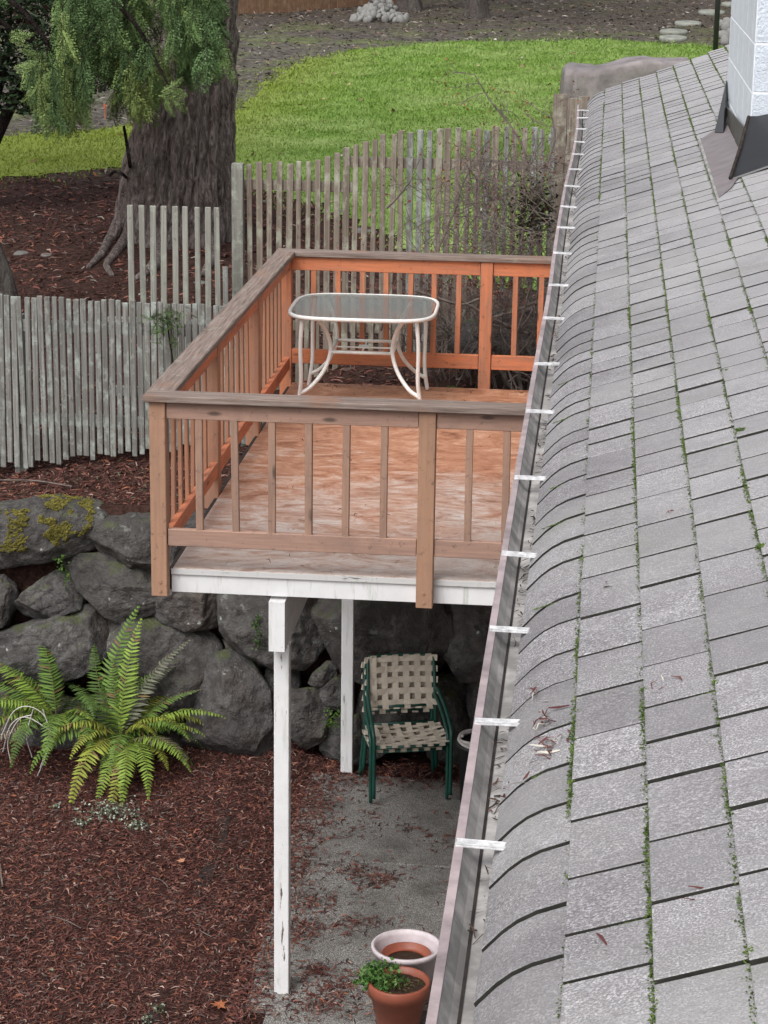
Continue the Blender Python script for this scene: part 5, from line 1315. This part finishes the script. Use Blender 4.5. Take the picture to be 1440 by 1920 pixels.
#%%PART4
# ================================================================== table
tb = empty('patio_table', (0.675, 4.13, 0), 0.015); tag(tb, 'white metal patio table with rounded clouded glass top on the deck', 'table')
TZ = 0.665
def sup(t, a, b, e=4.2): c, s = cos(t), sin(t); return (a * math.copysign(abs(c) ** (2 / e), c), b * math.copysign(abs(s) ** (2 / e), s))
N = 72
fm = MB(); ring = [(*sup(2 * pi * i / N, .505, .47), TZ) for i in range(N)]
pf = [(-.012, -.018), (.010, -.019), (.014, -.008), (.012, .004), (.005, .008), (-.008, .007), (-.012, -.004)]
V = []; F = []; kk = len(pf)
for i in range(N):
    x, y, z = ring[i]; L = math.hypot(x / .505 ** 2, y / .47 ** 2); nx, ny = x / .505 ** 2 / L, y / .47 ** 2 / L
    V += [(x + nx * a, y + ny * a, z + b) for a, b in pf]
for i in range(N):
    for j in range(kk): F.append([i * kk + j, ((i + 1) % N) * kk + j, ((i + 1) % N) * kk + (j + 1) % kk, i * kk + (j + 1) % kk])
fm.add(V, F); fm.build('top_frame', M['white_metal'], tb, True)
gm = MB(); V = [(x * .966, y * .966, TZ + .006) for x, y, z in ring] + [(x * .966, y * .966, TZ + .001) for x, y, z in ring]
gm.add(V, [list(range(N)), list(range(N, 2 * N))[::-1]] + [[i, N + i, N + (i + 1) % N, (i + 1) % N] for i in range(N)]); gm.build('glass_top', M['glass'], tb)
for sx in (-1, 1):
    for sy in (-1, 1):
        foot = (sx * .432, sy * .335, .012); meet = (sx * .418, sy * .325, .10)
        l1 = MB(); l1.tube(spline([(sx * .395, sy * .39, TZ - .02), (sx * .408, sy * .375, .45), (sx * .406, sy * .345, .22), meet, foot], 7), .0145, 10); lg = l1.build('leg', M['white_metal'], tb, True)
        l2 = MB(); l2.tube(spline([meet, (sx * .34, sy * .30, .15), (sx * .255, sy * .24, .26), (sx * .215, sy * .21, .40), (sx * .245, sy * .26, .54), (sx * .305, sy * .35, TZ - .02)], 7), .0145, 10); l2.build('brace', M['white_metal'], lg, True)
for sy in (-1, 1):
    s_ = MB(); s_.tube([(-.217, sy * .21, .38), (.217, sy * .21, .38)], .012, 10); s_.build('stretcher', M['white_metal'], tb, True)
s_ = MB(); s_.tube([(-.22, 0, .375), (.22, 0, .375)], .006, 8); s_.tube([(0, -.22, .375), (0, .22, .375)], .006, 8); s_.box((-.04, -.05, .378), (.04, .05, .386)); s_.build('umbrella_bracket', M['white_metal'], tb)
for sx in (-1, 1):
    s_ = MB(); s_.tube([(sx * .217, -.21, .38), (sx * .217, .21, .38)], .012, 10); s_.build('stretcher', M['white_metal'], tb, True)

# ================================================================== stacked chairs
def strap(parent, pts, wv, nrm, mat):
    """webbing strap along pts, wv wide, thickness along nrm"""
    P = [np.array(p, float) for p in pts]; V = []; F = []; nrm = np.array(nrm, float)
    for i, p in enumerate(P):
        t = P[min(i + 1, len(P) - 1)] - P[max(i - 1, 0)]; t /= np.linalg.norm(t); s = np.cross(t, nrm); s /= np.linalg.norm(s); n2 = np.cross(s, t)
        V += [p - s * wv / 2 - n2 * .0012, p + s * wv / 2 - n2 * .0012, p + s * wv / 2 + n2 * .0012, p - s * wv / 2 + n2 * .0012]
    for i in range(len(P) - 1):
        for j in range(4): F.append([i * 4 + j, i * 4 + (j + 1) % 4, i * 4 + 4 + (j + 1) % 4, i * 4 + 4 + j])
    m = MB(); m.add(V, F); return m.build('strap', mat, parent)
def chair(loc, rz, label):
    c = empty('garden_chair', loc, rz); tag(c, label, 'chair', 'stacked garden chairs')
    for sx in (-1, 1):
        m = MB(); m.tube(spline([(sx * .265, -.25, .012), (sx * .266, -.245, .25), (sx * .266, -.240, .41), (sx * .268, -.20, .49), (sx * .262, .0, .57), (sx * .248, .17, .62), (sx * .238, .225, .62)], 5), .0128, 10); m.build('leg', M['green_metal'], c, True)
        m = MB(); m.tube(spline([(sx * .262, .25, .012), (sx * .250, .225, .22), (sx * .238, .20, .40), (sx * .236, .22, .58), (sx * .234, .268, .77), (sx * .226, .29, .84)], 5), .0128, 10); m.build('leg', M['green_metal'], c, True)
        m = MB(); m.tube(spline([(sx * .255, -.24, .375), (sx * .245, -.1, .368), (sx * .240, .20, .362)], 5), .0115, 8); m.build('seat_rail', M['green_metal'], c, True)
    m = MB(); m.tube(spline([(-.226, .29, .84), (-.1, .302, .843), (.1, .302, .843), (.226, .29, .84)], 4), .0115, 8); m.build('back_bar', M['green_metal'], c, True)
    m = MB(); m.tube([(-.25, -.238, .375), (.25, -.238, .375)], .0115, 8); m.build('seat_bar', M['green_metal'], c, True)
    m = MB(); m.tube([(-.24, .20, .375), (.24, .20, .375)], .0115, 8); m.build('seat_bar', M['green_metal'], c, True)
    m = MB(); m.tube([(-.236, .21, .50), (.236, .21, .50)], .0115, 8); m.build('back_bar', M['green_metal'], c, True)
    mat = M['webbing']; wv = .043
    back = empty('backrest', parent=c); seat = empty('seat', parent=c)
    def bp_(u, v, o=0.0):    # u -1..1 across, v 0..1 up
        sag = .030 * (1 - u * u) * (.4 + .6 * math.sin(v * pi)); y = .192 + .088 * v + .02 * v * (1 - v) + sag; return np.array([u * .236, y - o * .97, .50 + .34 * v + o * .22])
    nh, nv = 5, 6
    for i in range(nh):
        v = .07 + .88 * i / (nh - 1); pts = [bp_(-1.07, v, -.012), bp_(-1.075, v, .008)] + [bp_(u, v, .004 * math.cos((u * .5 + .5) * (nv) * pi + i * pi)) for u in np.linspace(-1.03, 1.03, 30)] + [bp_(1.075, v, .008), bp_(1.07, v, -.012)]
        strap(back, pts, wv, (0, -1, .2), mat)
    for j in range(nv):
        u = -.82 + 1.64 * j / (nv - 1); pts = [bp_(u, -.03, -.012), bp_(u, -.045, .004)] + [bp_(u, v, -.004 * math.cos(v * .9 * (nh - 1) * pi + j * pi)) for v in np.linspace(-.02, 1.0, 28)] + [bp_(u, 1.03, .006), bp_(u, 1.03, -.012)]
        strap(back, pts, wv, (0, -1, .2), mat)
    def sp_(u, v, o=0.0):    # v 0 front .. 1 back
        sag = .035 * (1 - u * u) * math.sin(min(1, max(0, v)) * pi) ** .7; return np.array([u * .248, -.240 + .432 * v, .390 - .012 * v - sag + o])
    nh = 6
    for i in range(nh):
        v = .08 + .84 * i / (nh - 1); pts = [sp_(-1.05, v, -.020), sp_(-1.065, v, 0)] + [sp_(u, v, .004 * math.cos((u * .5 + .5) * nv * pi + i * pi)) for u in np.linspace(-1.02, 1.02, 30)] + [sp_(1.065, v, 0), sp_(1.05, v, -.020)]
        strap(seat, pts, wv, (0, 0, 1), mat)
    for j in range(nv):
        u = -.82 + 1.64 * j / (nv - 1); pts = [sp_(u, .02, -.024), sp_(u, -.025, -.014), sp_(u, -.02, .004)] + [sp_(u, v, -.004 * math.cos(v * .84 * (nh - 1) * pi + j * pi)) for v in np.linspace(.02, 1.0, 28)] + [sp_(u, 1.03, -.02)]
        strap(seat, pts, wv, (0, 0, 1), mat)
    return c
CRZ = rad(15)
CH0 = np.array([1.085, 3.135, LZ + .017])
fwd = np.array([sin(CRZ), -cos(CRZ), 0])
chair(CH0, CRZ, 'lower green garden chair with beige webbing, under the other one')
chair(CH0 + fwd * .034 + np.array([.016, 0, .045]), CRZ, 'upper green garden chair with beige woven straps, on top of another')

# ================================================================== pots
def pot(name, loc, label, prof, mat, soil_r, soil_z, group=None):
    t = empty(name, loc); tag(t, label, 'pot', group)
    m = MB(); m.lathe(prof, 56); m.build('pot_shell', mat, t, True)
    s_ = MB(); V = []; n = 40
    for k in range(8):
        for j in range(n): r = soil_r * k / 7; th = 2 * pi * j / n; V.append((r * cos(th), r * sin(th), soil_z + .006 * mn.noise((r * 40 * cos(th), r * 40 * sin(th), 1)) - (.004 if k == 7 else 0)))
    s_.add(V, [[k * n + j, k * n + (j + 1) % n, (k + 1) * n + (j + 1) % n, (k + 1) * n + j] for k in range(7) for j in range(n)]); s_.build('soil', M['soil'], t, True); return t
def shell(r0, r1, h, rim, lip, th=.006):
    return [(0.001, 0), (r0, 0), (r0 + .003, .004), (r1 - .004, h - rim), (r1 + lip, h - rim), (r1 + lip + .002, h - .004), (r1 + lip - .002, h), (r1 - th, h), (r1 - th - .004, h - rim), (r0 - th, th), (0.001, th)]
PW = ony(762, 1771, 0.16); rW = .187
pw = pot('plant_pot', (PW[0], .16, LZ + .016), 'faded pinkish-white plastic pot standing behind the terracotta one', shell(.125, rW, PW[2] - LZ - .016, .030, .010), M['pink_white'], .15, .215, 'plant pots on the patio')
m = MB(); m.lathe([(.11, .219), (.138, .222), (.142, .262), (.136, .262), (.130, .228), (.11, .224)], 48); m.build('inner_pot', M['terracotta'], pw, True)
PT = ony(748, 1838, -.25); hT = PT[2] - LZ - .016
pt_ = pot('plant_pot', (PT[0], -.25, LZ + .016), 'terracotta-coloured pot with a leafy green plant at the bottom edge', shell(.105, .160, hT, .075, .010), M['terracotta'], .152, hT - .035, 'plant pots on the patio')
pl = empty('potted_herb', (PT[0] - .06, -.25, LZ + hT)); tag(pl, 'bushy curly green herb spilling over the terracotta pot', 'plant'); PL = np.array(pl.location)
P = []; sm_ = MB()
for k in range(64):
    a = random.gauss(pi, 1.0); L = random.uniform(.06, .17); e = random.uniform(.1, 1.2); tip = np.array([cos(a) * cos(e) * L - .01, sin(a) * cos(e) * L * .8, sin(e) * L * .75 - .03]); sm_.tube([np.array([random.gauss(.02, .03), random.gauss(0, .03), -.035]), tip * .6 + np.array([0, 0, .015]), tip], .0018, 4, False)
    P += [tip + rng.normal(0, .016, 3) for _ in range(14)]
leaf_cloud(np.array(P), .026, [((.06, .145, .03), 3), ((.10, .20, .05), 3), ((.035, .09, .022), 2), ((.15, .24, .08), 1)], 'leaves', pl, 1.3); sm_.build('stems', M['leaf_stem'] if 'leaf_stem' in M else M['moss'], pl)
P = np.array([(random.gauss(.09, .05), random.gauss(0, .05), random.uniform(-.035, .01)) for _ in range(150)])
leaf_cloud(P, .03, [((.16, .12, .06), 3), ((.08, .07, .03), 2), ((.06, .12, .03), 1)], 'dry_leaves', pl, 5)
# black bin with a coiled pale hose
PBn = np.array([1.645, 2.86, LZ + .016]); bn = empty('black_tub', PBn); tag(bn, 'black plastic tub half hidden behind the gutter beside the chairs', 'tub')
m = MB(); m.lathe([(.001, 0), (.135, 0), (.165, .46), (.178, .46), (.178, .485), (.160, .485), (.150, .44), (.14, .38), (.001, .38)], 44); m.build('shell', M['black_plastic'], bn, True)
hs_ = MB(); pts = []
for i in range(150):
    t = i / 149; a = t * 2 * pi * 3.2 + 2; r = .168 - .03 * t + .008 * sin(a * 1.7); pts.append((r * cos(a), r * sin(a), .497 + .022 * t + .006 * sin(a * 2.3)))
hs_.tube(pts, .011, 8); ho = hs_.build('garden_hose', M['hose'], None, True, loc=PBn); tag(ho, 'pale hose coiled on the rim of the black tub', 'hose')

# ================================================================== far yard things
# covered grill beyond the roof end
TA = ony(1052, 150, 15.0); TBx = float(ony(1300, 130, 15.0)[0]); z1 = float(ony(1062, 128, 15)[2]); z2 = float(ony(1215, 114, 15)[2]); tcx = (TA[0] + TBx) / 2; ta = (TBx - TA[0]) / 2; g0 = float(gz(tcx, 15.4))
tp = empty('covered_grill', (tcx, 15.4, g0)); tag(tp, 'grill under a draped grey-brown cover beyond the roof end', 'grill')
N = 120; V = []; F = []
rings = [(0.05, 1.0), (.3, 1.0), (.6, 1.0), (.82, 1.0), (.94, .992), (.99, .975), (1.0, .93), (1.005, .85), (1.01, .7), (1.02, .5), (1.03, .3), (1.05, .12), (1.06, .03)]
for (k, h) in rings:
    for j in range(N):
        t = 2 * pi * j / N; x, y = sup(t, ta, .40, 5); x *= k; y *= k
        zt = np.interp(x, [-ta, -ta * .5, ta * .25, ta], [z1, z1 - .01, z2, z2 - .02]) - g0 - .035 * max(0, 1 - k) * abs(sin(x * 5)) 
        fo_ = (1 - h) ** .7 * .09 * sin(t * 11 + 2 * sin(t * 3)) + (1 - h) * .04 * sin(t * 23)
        L = math.hypot(x, y) + 1e-6; z = zt * h if h < .99 else zt + .035 * mn.noise((x * 4, y * 4, 0)) + .02 * abs(mn.noise((x * 9, y * 5, 3))); V.append((x * (1 + fo_ / L), y * (1 + fo_ / L), z))
R = len(rings)
for i in range(R - 1):
    for j in range(N): F.append([i * N + j, i * N + (j + 1) % N, (i + 1) * N + (j + 1) % N, (i + 1) * N + j][::-1])
F.append(list(range(N))[::-1][::-1]); link('cover', mesh_np('cover', np.array(V), F, True), M['tarp'], tp)
for sx in (-1, 1):
    for sy in (-1, 1): board('leg', (sx * ta * .8 - .02, sy * .3 - .02, -.02), (sx * ta * .8 + .02, sy * .3 + .02, .3), M['black_metal'], tp)
# stepping stones
lab = ['front round stepping stone at the lawn edge, half in the grass', 'second round stepping stone from the lawn', 'third round stepping stone from the lawn', 'stepping stone left of the black post', 'farthest stepping stone behind the black post']
for i, (px, py, wpx) in enumerate(((1262, 76, 52), (1263, 64, 52), (1290, 48, 50), (1334, 27, 50), (1376, 12, 48))):
    P = atg(px, py); r_ = wpx / (FPX / proj(P)[2]) / 2; m = MB(); m.lathe([(.001, -.05), (r_, -.05), (r_ * 1.01, .02), (r_ * .97, .045), (r_ * .6, .05), (.001, .05)], 36)
    o = m.build('stepping_stone', M['step_stone'], None, True, loc=P + np.array([0, 0, .03]), rot=(.07, 0, 0)); tag(o, lab[i], 'stepping stone', 'round stepping stones')
# black post
A = np.array([float(ony(1343, 60, 25)[0]), 25.0, 0]); A[2] = gz(A[0], 25); bp0 = empty('black_post', A); tag(bp0, 'thin black metal post rising behind the roof by the chimney', 'post')
m = MB(); m.tube([(0, 0, -.1), (0, 0, 3.1)], .042, 12); m.build('shaft', M['black_metal'], bp0, True); m = MB(); m.lathe([(.001, 3.1), (.06, 3.1), (.06, 3.14), (.03, 3.17), (.02, 3.25), (.001, 3.27)], 16); m.build('finial', M['black_metal'], bp0, True); m = MB(); m.lathe([(.09, 0), (.09, .04), (.05, .08), (.045, .2)], 16); m.build('base', M['black_metal'], bp0, True)
# stones
def stone_mesh(seed, sub=2):
    b = bmesh.new(); bmesh.ops.create_icosphere(b, subdivisions=sub, radius=1)
    for v in b.verts: v.co = v.co * (1 + .35 * mn.noise(v.co * 1.3 + Vector((seed * 5.3, 0, 0))))
    me = bpy.data.meshes.new('stone'); b.to_mesh(me); b.free(); me.materials.append(M['pale_stone']); me.polygons.foreach_set('use_smooth', np.ones(len(me.polygons), bool)); return me
SM_ = [stone_mesh(i) for i in range(6)]; SMD = [stone_mesh(i + 9) for i in range(6)]
for me in SMD: me.materials.clear(); me.materials.append(M['field_stone'])
A = atg(712, 30); pile = empty('stone_pile', A); tag(pile, 'heap of pale fist-sized stones near the far cedar fence', 'stone pile')
for i in range(110):
    px = random.gauss(712, 24); q = abs(px - 712) / 60; py = random.uniform(6 + 40 * q, 42); P = atg(px, py); P = P * 1.0; P[2] += max(0, .35 * (1 - q) - abs(py - 22) * .01) * random.random(); s_ = random.uniform(.05, .11)
    link('stone', random.choice(SM_), None, pile, P - A + np.array([0, 0, s_ * .4]), (random.random() * 6, random.random() * 6, random.random() * 6), (s_ * 1.2, s_, s_ * .75))
for i, (px, py, s_) in enumerate(((1356, 72, .13), (1362, 58, .12), (1354, 50, .10), (1366, 46, .12), (1360, 82, .10), (1370, 66, .1))):
    P = atg(px, py); tag(link('pale_rock', SM_[i], None, None, P + np.array([0, 0, s_ * .4]), (i, i * 2, i * 3), (s_ * 1.2, s_, s_ * .8)), ('%s pale rock in the short row beside the black post' % ('nearest but one', 'third nearest', 'fifth nearest', 'farthest', 'nearest', 'fourth nearest')[i]), 'rock', 'pale rocks by the black post')
# orange marker
A = atg(197, 222); m = MB(); m.tube([A + np.array([0, 0, -.05]), A + np.array([.01, 0, .20])], .010, 8); m.box(A + np.array([-.02, -.004, .13]), A + np.array([.015, .004, .20])); tag(m.build('marker_stake', M['orange_paint']), 'small orange marker stake seen under the cedar foliage', 'stake')
# stones seen through the tall fence, and pale pieces by the fence foot
for i, (px, py, Y, s_, lb_) in enumerate(((683, 435, 7.2, .09, 'pale stone seen through the tall pickets'), (492, 378, 7.0, .05, 'small pale stone behind the left end of the tall fence'), (376, 530, 5.85, .055, 'white stone behind the pale picket step'), (640, 400, 7.6, .08, 'grey stone behind the tall pickets'), (40, 475, 8.0, .06, 'flat grey stone on the bark slope left of the trunk'), (88, 478, 8.1, .05, 'second flat grey stone on the bark slope'))):
    P = atg(px, py); tag(link('stone', SMD[i % 6], None, None, P - np.array([0, 0, s_ * .12]), (0, 0, i), (s_ * 1.6, s_ * 1.2, s_ * .5)), lb_, 'stone')

# ================================================================== small things on the mulch
def leaf_obj(px, py, z, size, colr, lab, lobes=5, rz=0.0, name='fallen_leaf'):
    P = onz(px, py, z); V = [(0, 0, .006)]; n = lobes * 2 + 2
    for i in range(n):
        a = rz + 2 * pi * i / n; r = size * (1.0 if i % 2 == 0 else .42) * (1.0 if i else .5); V.append((r * cos(a), r * sin(a), .004 + .012 * random.random()))
    F = [[0, i + 1, (i + 1) % n + 1] for i in range(n)]; C = np.array([np.array(colr) * random.uniform(.8, 1.2) for _ in V])
    o = link(name, mesh_np(name, np.array(V), F, False, C), M['litter'], None, P + np.array([0, 0, .012])); tag(o, lab, 'leaf', 'fallen leaves on the mulch')
leaf_obj(341, 1619, LZ + .01, .035, (.45, .22, .13), 'single pinkish-tan leaf in the middle of the mulch')
leaf_obj(412, 1890, LZ + .01, .06, (.34, .12, .055), 'orange lobed leaf near the bottom of the mulch', 7)
leaf_obj(440, 1770, LZ + .01, .04, (.25, .09, .04), 'rusty leaf left of the white post', 5)
leaf_obj(98, 1825, LZ + .01, .02, (.32, .38, .26), 'small pale green leaf on the lower left mulch', 3)
leaf_obj(838, 1640 - 110, LZ + .02, .03, (.12, .045, .03), 'dark leaf lying on the patio under the gutter', 5)
leaf_obj(148, 1645, LZ + .01, .02, (.22, .15, .09), 'tan leaf scrap on the left mulch', 4)
# lichen-covered fallen twigs
def lichen(px, py, n, spread, lab):
    P0 = onz(px, py, LZ + .01); t = empty('lichen_branch', P0); tag(t, lab, 'fallen branch', 'lichen-covered twigs on the mulch'); m = MB()
    for k in range(max(3, n // 40)):
        a = random.uniform(-.4, .9); d = np.array([cos(a), sin(a), .1]) * spread * random.uniform(.6, 1.2); c = rng.normal(0, spread * .25, 3) * [1, 1, 0]; m.tube([c - d, c + np.array([0, 0, .02]), c + d], .004, 4)
    m.build('twigs', M['dead_twig'], t); P = rng.normal(0, 1, (n, 3)) * [spread * .62, spread * .55, .012] + [0, 0, .022]
    leaf_cloud(P, .020, [((.30, .36, .29), 3), ((.42, .48, .40), 1.2), ((.16, .17, .10), 3), ((.08, .075, .05), 3)], 'lichen', t, 1.4)['kind'] = 'stuff'
lichen(205, 1525, 420, .16, 'lichen-covered fallen branch lying below the fern')
lichen(255, 1552, 130, .07, 'yellow-green lichen twig at the right end of the fallen branch')
lichen(155, 1548, 110, .06, 'pale lichen clump at the left end of the fallen branch')
lichen(107, 1517, 30, .025, 'tiny pale lichen tuft left of the fallen branch')
lichen(298, 1896, 60, .03, 'pale green lichen tuft at the bottom of the mulch')
lichen(275, 1915, 50, .03, 'yellowish lichen tuft cut by the bottom edge')
# sticks
sk_ = MB()
def stick(px0, py0, px1, py1, r_, lab, z=LZ + .02, mat='twig'):
    a = onz(px0, py0, z); b = onz(px1, py1, z); m = MB(); mid = (a + b) / 2 + np.array([random.gauss(0, .015), random.gauss(0, .015), .012]); m.tube(spline([a, mid, b], 5), r_, 5); tag(m.build('stick', M[mat]), lab, 'stick', 'thin sticks on the mulch')
stick(95, 1718, 152, 1740, .0025, 'pale thin stick lying on the left mulch', mat='twig')
stick(232, 1494, 310, 1492, .0022, 'thin horizontal twig under the fern tips', mat='twig')
stick(0, 1620, 5, 1660, .005, 'pale stick at the left edge of the mulch', mat='twig')
stick(155, 1567, 210, 1562, .006, 'dark stick below the lichen branch', mat='dead_twig')
stick(245, 1497, 265, 1535, .0022, 'thin twig running down from the fern', mat='twig')
stick(368, 1880 - 140, 405, 1760, .003, 'short grey twig by the dark edging', mat='twig')
stick(285, 1645, 315, 1662, .003, 'short crossed twig below the pink leaf', mat='twig')
stick(0, 900, 135, 912, .006, 'long grey stick lying on the bank below the fence', z=-.80, mat='twig')
